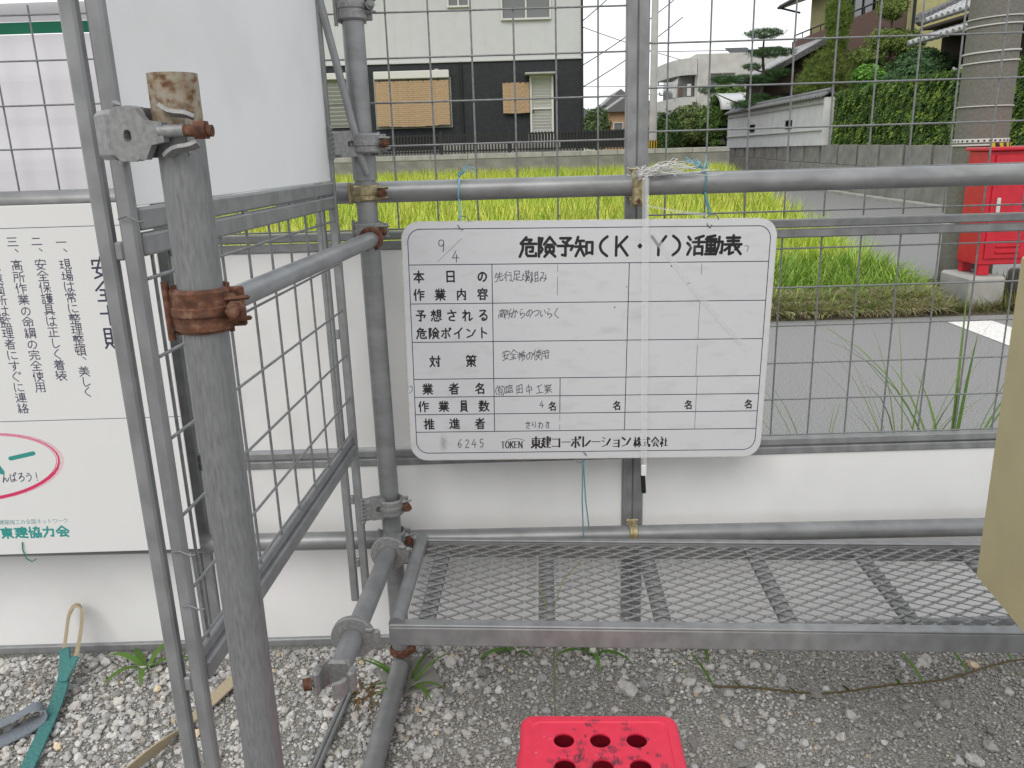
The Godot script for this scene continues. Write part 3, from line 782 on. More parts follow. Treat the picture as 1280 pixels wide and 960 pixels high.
# the safety poster: measured in mm from its top left corner
func poster_print() -> ImageTexture:
	var k := 2.0
	var ink := Ink.new(1856, 1756, lin(0.70, 0.705, 0.715))
	var navy := lin(0.035, 0.035, 0.075)
	var teal := lin(0.03, 0.27, 0.25)
	for y in [50, 518]:
		ink.line(Vector2(0, y) * k, Vector2(928, y) * k, 1.4 * k, navy)
	column(ink, "安全十則", 795, 147, 316, Vector2(46, 50), 4.6, navy, k)
	column(ink, "一、現場は常に整理整頓、美しく", 712, 85, 448, Vector2(27, 25.5), 2.2, navy, k)
	column(ink, "二、安全保護具は正しく着装", 655, 81, 405, Vector2(27, 25.5), 2.2, navy, k)
	column(ink, "三、高所作業の命綱の完全使用", 599, 81, 433, Vector2(27, 25.5), 2.2, navy, k)
	column(ink, "四、危険箇所は監理者にすぐに連絡", 546, 81, 485, Vector2(27, 25.5), 2.2, navy, k)
	# slogan in a brushed red ring
	var red := lin(0.62, 0.03, 0.12)
	for ring in [[0.0, 8.0, 1.0], [5.0, 3.0, 1.0], [-6.0, 2.0, 0.9], [9.0, 1.0, 0.6], [12.0, 0.8, 0.5]]:
		var pts := []
		for i in 41:
			var a := TAU * i / 40.0
			pts.append(Vector2(410 + cos(a) * (200 + ring[0]) + sin(a * 1.0) * 8.0, 638 + sin(a) * (84 + ring[0] * 0.4) - cos(a) * 22.0) * k)
		for i in 40:
			ink.line(pts[i], pts[i + 1], ring[1] * k * (0.55 + 0.45 * sin(i * 0.16 + ring[0])) + 0.6, red, ring[2])
	ink.line(Vector2(490, 615) * k, Vector2(549, 603) * k, 11.0 * k, teal)
	ink.line(Vector2(447, 622) * k, Vector2(461, 650) * k, 14.0 * k, teal)
	row(ink, "んばろう!", 467, 546, 668, Vector2(19, 24), 2.1, navy, k, 0.0, false, -0.18)
	row(ink, "建築施工の全国ネットワーク", 433, 597, 788, Vector2(13, 13), 1.0, lin(0.1, 0.25, 0.25), k)
	row(ink, "東建協力会", 441, 584, 818, Vector2(33, 31), 5.0, teal, k)
	return ink.texture()

# red plastic with smudges and scuffs of dirt trodden in round the holes
func crate_plastic() -> StandardMaterial3D:
	var ink := Ink.new(512, 512, lin(0.70, 0.03, 0.074))
	var f := noise(0.02, 4, 3)
	for y in 512:
		for x in 512:
			ink.dab(x, y, lin(0.60, 0.022, 0.056), clampf(f.get_noise_2d(x, y) + 0.3, 0.0, 1.0) * 0.6)
	var g := noise(0.05, 4, 9)
	for k in 210:
		var p := Vector2(256, 250) + Vector2(rng.randfn() * 52.0, rng.randfn() * 58.0)
		var r := rng.randf_range(3, 15)
		ink.smear(p, Vector2(r, r * rng.randf_range(0.7, 1.2)), lin(0.06, 0.018, 0.03), rng.randf_range(0.3, 0.75), g)
	for k in 30:
		var p := Vector2(rng.randf_range(120, 390), rng.randf_range(110, 400))
		ink.smear(p, Vector2(3, 3), lin(0.6, 0.45, 0.45), 0.5, g)
	for k in 60:
		var p := Vector2(rng.randf_range(110, 400), rng.randf_range(90, 420))
		ink.line(p, p + Vector2(rng.randf_range(-14, 14), rng.randf_range(-14, 14)), 0.8, lin(0.78, 0.12, 0.17), 0.5)
	var m := StandardMaterial3D.new()
	m.resource_name = "red plastic"
	m.albedo_texture = ink.texture()
	m.uv1_triplanar = true
	m.uv1_scale = Vector3.ONE * 2.0
	m.uv1_offset = Vector3(0.5, 0.5, 0.5)
	m.roughness = 0.42
	return m


# ---------------------------------------------------------------- site fittings
const PIPE := 0.0243

func steel_pipe(called: String, label: String, category: String, a: Vector3, b: Vector3, m: Material, r := PIPE) -> MeshInstance3D:
	var s := Shape.new()
	s.pipe(Vector3.ZERO, b - a, r)
	var o := put(called, s, m, self, Transform3D(Basis(), a))
	tag(o, label, category)
	return o

# one half of a scaffold coupler round a pipe: body, hinged cap, hinge pin, swing bolt and nut
func coupler(parent: Node, at: Vector3, axis: Vector3, front: Vector3, m: Material, bolt_m: Material, tall := 0.048, flip := -1.0) -> MeshInstance3D:
	var e1 := front.normalized()
	var e2 := e1.cross(axis.normalized()).normalized() * flip
	var up := e1.cross(e2).normalized()
	var s := Shape.new()
	s.band(Vector3.ZERO, e1, e2, PIPE + 0.0004, PIPE + 0.0062, tall, 1.75, 4.75, 18)
	var lug := Basis(e1, e2, up)
	s.box(Transform3D(lug, e2 * 0.035 - e1 * 0.008), Vector3(0.006, 0.018, tall * 0.8), 0.002)
	s.box(Transform3D(lug, -e2 * 0.031 - e1 * 0.004), Vector3(0.02, 0.009, tall * 0.9), 0.003)
	var body := put("clamp_body", s, m, parent, Transform3D(Basis(), at))
	var c := Shape.new()
	c.band(Vector3.ZERO, e1, e2, PIPE + 0.0005, PIPE + 0.0068, tall * 0.86, -1.45, 1.5, 16)
	c.band(Vector3.ZERO, e1, e2, PIPE + 0.0005, PIPE + 0.0092, tall * 0.2, -1.2, 1.2, 16)
	for k in [-1.0, 1.0]:
		c.box(Transform3D(lug.rotated(up, -0.35 * flip), e2 * 0.038 + e1 * 0.009 + up * k * 0.0115), Vector3(0.006, 0.03, 0.005), 0.002)
		c.box(Transform3D(lug, e2 * 0.031 + e1 * 0.006 + up * k * 0.0125), Vector3(0.012, 0.014, 0.009), 0.003)
	put("cap", c, m, body)
	var p := Shape.new()
	p.tube([-e2 * 0.036 + e1 * 0.004 - up * tall * 0.58, -e2 * 0.036 + e1 * 0.004 + up * tall * 0.58], 0.0042, 10)
	put("hinge_pin", p, m, body)
	var b := Shape.new()
	b.tube([e2 * 0.037 - e1 * 0.018, e2 * 0.039 + e1 * 0.034], 0.0056, 10)
	var bolt := put("bolt", b, bolt_m, body)
	var nut := Shape.new()
	nut.tube([e2 * 0.0385 + e1 * 0.014, e2 * 0.0388 + e1 * 0.0255], 0.0108, 6)
	put("nut", nut, bolt_m, body)
	return body

# a plate in the local x y plane with a round hole
func holed_plate(s: Shape, w: float, h: float, corner: float, hole: Vector2, r: float, thick: float, t: Transform3D) -> void:
	var outer := Shape.rounded(w, h, corner, 5)
	var n := outer.size()
	for k in n:
		var a: Vector2 = outer[k]
		var b: Vector2 = outer[(k + 1) % n]
		var ha := hole + (a - hole).normalized() * r
		var hb := hole + (b - hole).normalized() * r
		for z in [-thick / 2, thick / 2]:
			s.face(t * Vector3(a.x, a.y, z), t * Vector3(b.x, b.y, z), t * Vector3(hb.x, hb.y, z), t * Vector3(ha.x, ha.y, z), t.basis * Vector3(0, 0, signf(z)))
		var o := (a + b).normalized()
		var i := -((ha + hb) / 2.0 - hole).normalized()
		s.face(t * Vector3(a.x, a.y, -thick / 2), t * Vector3(b.x, b.y, -thick / 2), t * Vector3(b.x, b.y, thick / 2), t * Vector3(a.x, a.y, thick / 2), t.basis * Vector3(o.x, o.y, 0))
		s.face(t * Vector3(ha.x, ha.y, -thick / 2), t * Vector3(hb.x, hb.y, -thick / 2), t * Vector3(hb.x, hb.y, thick / 2), t * Vector3(ha.x, ha.y, thick / 2), t.basis * Vector3(i.x, i.y, 0))

func bar_mesh(length: float, r: float, along: Vector3) -> ArrayMesh:
	var s := Shape.new()
	s.tube([Vector3.ZERO, along * length], r, 7, true)
	return s.mesh()

# ---------------------------------------------------------------- the net fence at the back of the site
func fence_panel(x0: float, x1: float, label: String, white: Array, first_wire: float, top_from: float, mid_from: float) -> void:
	var t := thing("fence_panel", label, "fence panel", Vector3(x0, FLOOR, FENCE_Z), 0.0, "net fence panels along the road")
	var w := x1 - x0
	var g: Material = M["galvanised steel"]
	for x in [0.0136, w - 0.0136]:
		var s := Shape.new()
		s.bx(0, 0.885, 0, 0.027, 1.77, 0.027, 0.003)
		put("stile", s, g, t, Transform3D(Basis(), Vector3(x, 0, 0)))
	var rail := Shape.new()
	rail.bx(w / 2, 0.0125, 0.001, w - 0.06, 0.021, 0.022, 0.003)
	rail.bx(w / 2, -0.0125, 0.0005, w - 0.06, 0.021, 0.022, 0.003)
	var rm := rail.mesh()
	var low := Shape.new()
	low.bx(w / 2, 0, 0, w - 0.06, 0.024, 0.022, 0.003)
	var lm := low.mesh()
	put("bottom_rail", lm, g, t, Transform3D(Basis(), Vector3(0, 0.02, 0)))
	put("rail", rm, g, t, Transform3D(Basis(), Vector3(0, 0.58, 0)))
	put("rail", rm, g, t, Transform3D(Basis(), Vector3(0, 1.16, 0)))
	put("top_rail", lm, g, t, Transform3D(Basis(), Vector3(0, 1.758, 0)))
	var level := bar_mesh(w - 0.056, 0.00225, Vector3.RIGHT)
	var upright := bar_mesh(0.54, 0.00225, Vector3.UP)
	var sheet := Shape.new()
	sheet.bx(w / 2, 0.27, 0, w - 0.058, 0.533, 0.004, 0.001)
	var sheet_mesh := sheet.mesh()
	for k in 3:
		var base: float = [0.032, 0.606, 1.187][k]
		if k in white:
			put("white_sheet", sheet_mesh, M["white panel"], t, Transform3D(Basis(), Vector3(0, base, 0.003)))
			continue
		var from: float = top_from if k == 2 else mid_from
		var y := from
		while y < base + 0.56:
			put("level_wire", level, M["mesh wire"], t, Transform3D(Basis(), Vector3(0.028, y, 0.0025)))
			y += 0.1
		var x := first_wire
		while x < w - 0.03:
			if x > 0.03:
				put("upright_wire", upright, M["mesh wire"], t, Transform3D(Basis(), Vector3(x, base, -0.0022)))
			x += 0.1

# ---------------------------------------------------------------- the side frame: twin posts, white sheet above, net below, clamped to two posts
func side_frame() -> void:
	var t := thing("side_frame", "steel net frame with white upper sheet standing between the two posts", "frame", Vector3(-0.447, 0, -0.98), -0.0571)
	var g: Material = M["galvanised steel"]
	var length := 0.9115
	var post := Shape.new()
	post.bx(0, 1.11, 0, 0.0195, 1.72, 0.015, 0.003)
	var pm := post.mesh()
	for z in [0.0, -length]:
		for x in [0.0, -0.0305]:
			put("post", pm, g, t, Transform3D(Basis(), Vector3(x, 0, z)))
	var sp := Shape.new()
	sp.bx(-0.01525, 0, 0, 0.0108, 0.022, 0.012, 0.002)
	var sm := sp.mesh()
	for q in [[1.262, 0.0], [0.664, 0.0], [0.36, 0.0], [1.62, -length], [1.43, -length], [0.96, -length], [0.535, -length], [0.36, -length]]:
		put("spacer", sm, g, t, Transform3D(Basis(), Vector3(0, q[0], q[1])))
	var mid := Shape.new()
	for y in [1.2975, 1.267]:
		mid.bx(0.0, y, -length / 2, 0.019, 0.027, length - 0.026, 0.003)
	for z in [-0.12, -0.36, -0.6, -0.8]:
		mid.bx(0.004, 1.282, z, 0.006, 0.006, 0.02, 0.002)
	put("middle_rail", mid, g, t)
	var bot := Shape.new()
	bot.bx(0, 0.672, -length / 2, 0.019, 0.03, length - 0.026, 0.003)
	bot.bx(-0.003, 0.699, -length / 2, 0.012, 0.018, length - 0.026, 0.002)
	put("bottom_rail", bot, g, t)
	var top := Shape.new()
	top.bx(0, 1.958, -length / 2, 0.019, 0.022, length - 0.026, 0.003)
	put("top_rail", top, g, t)
	var sheet := Shape.new()
	sheet.bx(0.0015, 1.628, -length / 2, 0.004, 0.63, length - 0.028, 0.001)
	put("white_sheet", sheet, M["white panel"], t)
	var up := bar_mesh(0.548, 0.0024, Vector3.UP)
	var along := bar_mesh(length - 0.026, 0.0024, Vector3.FORWARD)
	for k in 8:
		put("upright_wire", up, M["mesh wire"], t, Transform3D(Basis(), Vector3(0.0, 0.706, -0.043 - 0.1083 * k)))
	for y in [0.722, 0.806, 0.912, 1.02, 1.128, 1.226]:
		put("level_wire", along, M["mesh wire"], t, Transform3D(Basis(), Vector3(0.0044, y, -0.013)))
	# small wire ends twisted round the frame
	for q in [[0.008, 0.87, 0.012], [0.01, 0.79, 0.012], [0.006, 1.30, 0.012]]:
		var s := Shape.new()
		s.tube([Vector3(q[0] - 0.012, q[1], q[2]), Vector3(q[0], q[1] + 0.004, q[2] + 0.004), Vector3(q[0] + 0.013, q[1] - 0.004, q[2] + 0.002), Vector3(q[0] + 0.018, q[1] - 0.003, q[2])], 0.0013, 6)
		put("tie_wire", s, M["mesh wire"], t)
	# welded brackets and their clamps
	for q in [[1.392, 0.0, 0.105, 0.085], [1.392, -length, 0.084, -0.021], [0.508, -length, 0.078, -0.021]]:
		var post_at := Vector3(q[2], q[0], q[1] + q[3])
		var w := Shape.new()
		var from := Vector3(0.008, q[0], q[1] + 0.004)
		var dir := post_at - from
		var reach := dir.length() - PIPE
		dir = dir.normalized()
		var bas := Basis(dir, Vector3.UP, dir.cross(Vector3.UP))
		w.box(Transform3D(bas, from + dir * 0.012), Vector3(0.03, 0.056, 0.026), 0.006)
		if q[1] == 0.0:
			# the near bracket: a pressed plate with a hole, a neck and an eye for the swing bolt
			var yaw := Basis(Vector3.UP, -0.42)
			var pc := post_at + Vector3(-0.034, -0.001, 0.022)
			holed_plate(w, 0.046, 0.054, 0.015, Vector2(0.002, -0.002), 0.0062, 0.009, Transform3D(yaw, pc))
			var neck := PackedVector2Array([Vector2(0.018, 0.024), Vector2(0.028, 0.012), Vector2(0.046, 0.0095), Vector2(0.046, -0.0095), Vector2(0.032, -0.012), Vector2(0.024, -0.026), Vector2(0.018, -0.026)])
			var ns := Shape.new()
			ns.slab(neck, -0.005, 0.0052, Transform3D(Basis(Vector3.UP, -0.1), post_at + Vector3(-0.036, -0.001, 0.0305)))
			put("bolt_eye", ns, M["cast clamp"], t)
			w.box(Transform3D(Basis(Vector3.UP, -0.75), pc + Vector3(-0.034, 0.0, -0.022)), Vector3(0.04, 0.05, 0.014), 0.005)
		else:
			holed_plate(w, reach, 0.056, 0.016, Vector2(0.004, 0.0), 0.0075, 0.024, Transform3D(bas, from + dir * (reach / 2 + 0.012)))
		for k in 7:
			w.tube([from + Vector3(0.004, -0.03 + 0.01 * k, 0.012), from + Vector3(0.008, -0.024 + 0.01 * k, 0.014)], 0.005, 7)
		var b := put("bracket", w, M["cast clamp"], t)
		if q[1] == 0.0:
			var body := Shape.new()
			body.band(post_at, Vector3.BACK, Vector3.RIGHT, PIPE + 0.0004, PIPE + 0.006, 0.05, 0.9, 5.4, 22)
			for k in [-1.0, 1.0]:
				var wing := []
				for i in 7:
					wing.append(post_at + Vector3(0.006 + 0.0055 * i, k * (0.024 - 0.0022 * i - 0.002 * sin(i * 0.9)), 0.030 + 0.003 * sin(i * 0.55)))
				body.ribbon(wing, [Vector3(0, 0.35, 1)], 0.012, 0.004)
			var cb := put("clamp_body", body, M["cast clamp"], b)
			var bo := Shape.new()
			bo.tube([post_at + Vector3(0.004, 0, 0.036), post_at + Vector3(0.03, 0, 0.036)], 0.0062, 12)
			put("swing_bolt", bo, M["cast clamp"], cb)
			var th := Shape.new()
			th.tube([post_at + Vector3(0.024, 0, 0.036), post_at + Vector3(0.058, -0.001, 0.035)], 0.0058, 12)
			put("rusty_thread", th, M["rust"], cb)
			var nut := Shape.new()
			nut.tube([post_at + Vector3(0.041, 0, 0.0355), post_at + Vector3(0.0525, 0, 0.0352)], 0.0098, 6)
			put("nut", nut, M["rust"], cb)
			continue
		coupler(b, post_at, Vector3.UP, Vector3(0.25, 0, 1), M["cast clamp"], M["rust"], 0.05)

# ---------------------------------------------------------------- the expanded-metal walkway
func walkway() -> void:
	var t := thing("scaffold_plank", "grey expanded metal scaffold plank below the whiteboard", "scaffold plank", Vector3(-0.276, 0.407, -1.524), -0.043)
	t.rotation.z = -0.02
	var g: Material = M["galvanised steel"]
	var length := 1.78
	var depth := 0.385
	var f := Shape.new()
	f.bx(length / 2, -0.0255, 0.0, length, 0.045, 0.016, 0.003)
	f.bx(length / 2, 0.0005, -0.004, length, 0.0055, 0.026, 0.002)
	put("front_rail", f, g, t)
	var b := Shape.new()
	b.bx(length / 2, -0.0205, -depth, length, 0.045, 0.014, 0.003)
	b.bx(length / 2, 0.005, -depth + 0.001, length, 0.0055, 0.018, 0.002)
	put("back_rail", b, g, t)
	for x in [0.016, length - 0.016]:
		var e := Shape.new()
		e.tube([Vector3(x, 0.002, 0.004), Vector3(x, 0.004, -depth - 0.004)], 0.0165, 16)
		put("end_pipe", e, M["galvanised pipe"], t)
	var bar := Shape.new()
	bar.bx(0, 0, -depth / 2, 0.036, 0.012, depth - 0.03, 0.002)
	var bm := bar.mesh()
	for x in [0.075, 0.335, 0.585, 0.855, 1.118, 1.38, 1.64]:
		put("cross_bar", bm, M["expanded steel"], t, Transform3D(Basis(), Vector3(x, -0.0135, 0)))
	var ex := Shape.new()
	var lwd := 0.055
	var swd := 0.0162
	var rows := int((depth - 0.02) / swd)
	for j in rows:
		var z0 := -0.019 - swd * (j + 0.5)
		var x := 0.034
		var i := 0
		while x < length - 0.06:
			var s0 := 1.0 if (i + j) % 2 == 0 else -1.0
			var a := Vector3(x, -0.0035 + 0.0012 * s0, z0 + s0 * swd * 0.47)
			var b1 := a + Vector3(lwd * 0.13, 0, 0)
			var c1 := Vector3(x + lwd / 2, -0.0035 - 0.0012 * s0, z0 - s0 * swd * 0.47)
			for seg in [[a, b1], [b1, c1]]:
				var dv: Vector3 = seg[1] - seg[0]
				var dn := dv.normalized()
				var up := Vector3(0, 1, 0.45 * s0).normalized()
				up = (up - dn * up.dot(dn)).normalized()
				ex.box(Transform3D(Basis(dn, up, dn.cross(up)), (seg[0] + seg[1]) / 2.0), Vector3(dv.length() * 1.03, 0.0018, 0.0052), 0.0)
			x += lwd / 2
			i += 1
	tag(put("expanded_mesh", ex, M["expanded steel"], t), "", "", "", "stuff")

# ---------------------------------------------------------------- transom with two collars and an open end clamp
func transom() -> void:
	var back := Vector3(-0.315, 0.412, -1.905)
	var front := Vector3(-0.345, 0.425, -1.345)
	var t := thing("transom_pipe", "short grey transom pipe with round collars jutting out from back post", "transom", back)
	var d := (front - back)
	var dn := d.normalized()
	var g: Material = M["cast clamp"]
	var s := Shape.new()
	s.pipe(Vector3.ZERO, d, 0.0215)
	put("pipe", s, M["galvanised pipe"], t)
	var e1 := dn.cross(Vector3.UP).normalized()
	var e2 := e1.cross(dn).normalized()
	for k in [0.13, 0.8]:
		var c := Shape.new()
		c.band(d * k, e1, e2, 0.0218, 0.045, 0.014, 0, TAU, 28)
		c.box(Transform3D(Basis(e1, e2, -dn), d * k - e1 * 0.043 - e2 * 0.006), Vector3(0.026, 0.046, 0.013), 0.005)
		c.box(Transform3D(Basis(e1, e2, -dn), d * k - e1 * 0.036 + e2 * 0.02 + dn * 0.008), Vector3(0.018, 0.01, 0.01), 0.003)
		put("collar", c, g, t)
	# seat on the post
	coupler(t, Vector3(-0.005, -0.012, -0.03), Vector3.UP, Vector3(0.2, 0, 1), g, M["rust"], 0.06)
	# open half clamp welded to the free end
	var h := Shape.new()
	var up := Vector3.UP
	h.band(d + dn * 0.03, dn, e1, 0.0243, 0.0305, 0.05, 1.7, 4.6, 18)
	h.box(Transform3D(Basis(e1, up, dn), d + dn * 0.006), Vector3(0.05, 0.05, 0.014), 0.005)
	h.box(Transform3D(Basis(e1, up, dn), d + dn * 0.034 + e1 * 0.032), Vector3(0.014, 0.05, 0.034), 0.005)
	h.box(Transform3D(Basis(e1, up, dn), d + dn * 0.032 - e1 * 0.032), Vector3(0.014, 0.046, 0.03), 0.005)
	var end := put("end_clamp", h, g, t)
	var bo := Shape.new()
	bo.tube([d + dn * 0.04 + e1 * 0.03, d + dn * 0.05 + e1 * 0.05], 0.0055, 10)
	put("bolt", bo, g, end)
	var nu := Shape.new()
	nu.tube([d + dn * 0.046 + e1 * 0.041, d + dn * 0.052 + e1 * 0.055], 0.0115, 6)
	put("nut", nu, M["rust"], end)
	var lip := Shape.new()
	lip.band(d + dn * 0.045, dn, e1, 0.0243, 0.03, 0.036, -1.3, -0.2, 10)
	put("cap", lip, g, end)

# ---------------------------------------------------------------- whiteboard, its rings and cords
func whiteboard() -> void:
	var w := 0.879
	var h := 0.592
	var t := thing("whiteboard", "large white hazard prediction board with printed table hanging on the fence", "whiteboard", Vector3(0.186, 0.912, -1.922))
	t.rotation.z = -0.019
	var m := StandardMaterial3D.new()
	m.resource_name = "board print"
	m.albedo_texture = board_print()
	m.roughness = 0.32
	m.texture_repeat = false
	var s := Shape.new()
	s.picture(w - 0.003, h - 0.003, 0.0045, 0.04)
	put("printed_face", s, m, t)
	var e := Shape.new()
	var outline := PackedVector2Array(Shape.rounded(w, h, 0.042, 8))
	e.slab(outline, -0.006, 0.0038)
	put("panel_edge", e, M["aged edge"], t)
	for q in [[-0.293, h / 2 - 0.004], [0.287, h / 2 - 0.006], [-0.012, -h / 2 + 0.004]]:
		var r := Shape.new()
		var pts := []
		for i in 19:
			var a := TAU * i / 18.0
			pts.append(Vector3(q[0] + cos(a) * 0.014, q[1] + sin(a) * 0.0155, 0.001 + sin(a * 2.0) * 0.006))
		r.tube(pts, 0.0013, 6, false)
		put("split_ring", r, M["mesh wire"], t)
	# tape residue on the face, proud of it
	var tp := Shape.new()
	tp.ribbon([Vector3(0.14, 0.27, 0.0062), Vector3(0.26, 0.12, 0.0064), Vector3(0.39, -0.02, 0.0062)], [Vector3(0.7, 0.7, 0)], 0.014, 0.0004)
	put("tape_strip", tp, M["plastic tape"], t)

func cords() -> void:
	# short cords from the top pipe to the rings
	var specs := [[-0.110, -0.110, 1.214, "blue twine", "blue twine cord tying left corner ring of whiteboard to pipe"], [0.462, 0.470, 1.212, "teal twine", "teal cord tying right corner ring of whiteboard to pipe"]]
	for q in specs:
		var s := Shape.new()
		var ring := []
		for i in 15:
			var a := TAU * i / 14.0
			ring.append(Vector3(q[0] + 0.002 * sin(a * 2.0), 1.284 + cos(a) * 0.0268, -1.955 + sin(a) * 0.0268))
		s.tube(ring, 0.0022, 7, false)
		s.tube([Vector3(q[0], 1.262, -1.934), Vector3(q[0] + 0.002, 1.245, -1.928), Vector3(q[1], q[2], -1.924)], 0.0022, 7)
		s.tube([Vector3(q[0], 1.262, -1.936), Vector3(q[1] + 0.003, q[2] + 0.01, -1.921), Vector3(q[1], q[2] - 0.004, -1.920)], 0.0018, 7)
		var o := put("cord", s, M[q[3]], self)
		tag(o, q[4], "cord", "cords holding the whiteboard")
		# frayed tuft on top
		var f := Shape.new()
		var n := 9 if q[0] < 0 else 26
		for k in n:
			var a := rng.randf_range(0, TAU)
			var e := rng.randf_range(0.012, 0.05 if q[0] < 0 else 0.04)
			var p := Vector3(q[0], 1.311, -1.950)
			var lean := -0.6 if q[0] > 0 else 0.0
			var mid := p + Vector3(cos(a) * 0.5 * e + lean * e * 0.4, e * 0.5, sin(a) * e * 0.3)
			f.tube([p, mid, p + Vector3(cos(a) * e + lean * e, e * rng.randf_range(0.15, 1.0), sin(a) * e * 0.5)], 0.0011, 5)
		put("frayed_end", f, M["blue twine"], o)
	# a long teal loop under the board
	var l := Shape.new()
	l.tube([Vector3(0.173, 0.612, -1.918), Vector3(0.171, 0.5, -1.92), Vector3(0.173, 0.42, -1.918), Vector3(0.174, 0.36, -1.915)], 0.0017, 7)
	l.tube([Vector3(0.174, 0.612, -1.918), Vector3(0.18, 0.5, -1.921), Vector3(0.189, 0.42, -1.925)], 0.0017, 7)
	tag(put("cord", l, M["teal twine"], self), "long teal cord loop hanging below the whiteboard", "cord", "cords holding the whiteboard")
	# white stretch tape tied over the middle clamp
	var tie := thing("plastic_tie", "tangle of clear white plastic tape tied over middle clamp of top pipe", "plastic tape", Vector3(0.312, 1.31, -1.925))
	var k0 := Shape.new()
	for k in 40:
		var p := Vector3(rng.randf_range(-0.012, 0.03), rng.randf_range(-0.004, 0.008), rng.randf_range(-0.015, 0.006))
		var right := k < 34
		var a := rng.randf_range(-0.2, 1.0) if right else rng.randf_range(1.2, 3.4)
		var e := rng.randf_range(0.04, 0.17) if right else rng.randf_range(0.02, 0.06)
		var pts := []
		for i in 7:
			var f := i / 6.0
			pts.append(p + Vector3(cos(a) * e * f, sin(a) * e * 0.3 * f * (1.0 - 0.5 * f) + rng.randf_range(0.002, 0.012) * sin(f * (2.0 + k % 5) + k), 0.02 * sin(f * 4.0 + k * 2.0)))
		k0.tube(pts, rng.randf_range(0.0006, 0.0012), 5)
	put("loose_strands", k0, M["white twine"], tie)
	var kn := Shape.new()
	for k in 9:
		var a := k * 0.7
		kn.tube([Vector3(-0.004, -0.002, 0.012), Vector3(-0.004 + 0.018 * cos(a), 0.016 * sin(a), 0.02), Vector3(0.002 + 0.012 * cos(a + 1.0), 0.012 * sin(a + 1.0), 0.004)], 0.0014, 6)
	put("knot", kn, M["white twine"], tie)
	var st := Shape.new()
	st.ribbon([Vector3(0.008, 0.0, 0.018), Vector3(0.010, -0.09, 0.022), Vector3(0.008, -0.14, 0.024)], [Vector3(1, 0, 0.2)], 0.006, 0.0006)
	st.ribbon([Vector3(0.004, -0.072, 0.02), Vector3(0.08, -0.088, 0.012), Vector3(0.152, -0.099, 0.008)], [Vector3(0, 1, 0.2)], [0.004, 0.006, 0.009], 0.0006)
	put("tape_end", st, M["plastic tape"], tie)
	var hang := thing("hanging_tape", "long clear tape strip with black end hanging down across the whiteboard", "plastic tape", Vector3(0.318, 1.30, -1.902))
	var hs := Shape.new()
	hs.ribbon([Vector3(0.0, 0.0, 0.0), Vector3(0.002, -0.2, 0.002), Vector3(0.003, -0.42, 0.003), Vector3(0.006, -0.655, 0.0), Vector3(0.007, -0.725, -0.002)], [Vector3(1, 0, 0.15)], [0.015, 0.016, 0.016, 0.015, 0.014], 0.0006)
	put("strip", hs, M["plastic tape"], hang)
	var be := Shape.new()
	be.box(Transform3D(Basis(Vector3.BACK, 0.07), Vector3(0.0065, -0.752, -0.002)), Vector3(0.0115, 0.05, 0.006), 0.002)
	put("black_end", be, M["black plastic"], hang)
	var we := Shape.new()
	we.bx(0.007, -0.715, -0.002, 0.0125, 0.03, 0.004, 0.0015)
	put("white_sleeve", we, M["white plastic"], hang)

# ---------------------------------------------------------------- poster and banner on the left panel
func left_prints() -> void:
	var m := StandardMaterial3D.new()
	m.resource_name = "poster print"
	m.albedo_texture = poster_print()
	m.roughness = 0.55
	m.texture_repeat = false
	var t := thing("safety_poster", "white safety rules poster with upright Japanese columns on left fence panel", "poster", Vector3(-1.286, 0.839, -1.918))
	var s := Shape.new()
	s.picture(0.928, 0.878, 0.0032)
	put("printed_face", s, m, t)
	var b := Shape.new()
	b.bx(0, 0, 0.0005, 0.93, 0.88, 0.005, 0.001)
	put("backing", b, M["white plastic"], t)
	var c := Shape.new()
	c.tube([Vector3(0.013, -0.405, 0.006), Vector3(0.011, -0.425, 0.008), Vector3(0.018, -0.45, 0.01), Vector3(0.03, -0.458, 0.01), Vector3(0.042, -0.452, 0.01)], 0.0016, 6)
	put("tie_cord", c, M["green twine"], t)
	var n := thing("cloth_banner", "white cloth banner with a green top band behind the left net panel", "banner", Vector3(-1.43, 1.30, -2.115))
	var f := Shape.new()
	var gb := Shape.new()
	var cols := 40
	var z := func(u: float, y: float) -> float: return 0.006 * sin(u * 9.0 + y * 4.0) + 0.003 * sin(u * 23.0) + 0.002 * sin(y * 30.0)
	for i in cols:
		var u0 := -0.5 + float(i) / cols
		var u1 := -0.5 + float(i + 1) / cols
		for q in [[f, -0.05, 0.37], [gb, 0.372, 0.398], [f, 0.399, 0.44]]:
			var steps := 8
			for j in steps:
				var y0 := lerpf(q[1], q[2], float(j) / steps)
				var y1 := lerpf(q[1], q[2], float(j + 1) / steps)
				var a := Vector3(u0, y0, z.call(u0, y0))
				var b1 := Vector3(u1, y0, z.call(u1, y0))
				var c1 := Vector3(u1, y1, z.call(u1, y1))
				var d1 := Vector3(u0, y1, z.call(u0, y1))
				var nn := (b1 - a).cross(d1 - a).normalized()
				q[0].face(a, b1, c1, d1, nn)
				var off := Vector3(0, 0, -0.0015)
				q[0].face(a + off, b1 + off, c1 + off, d1 + off, -nn)
	put("cloth", f, M["banner cloth"], n)
	put("green_band", gb, M["banner green"], n)

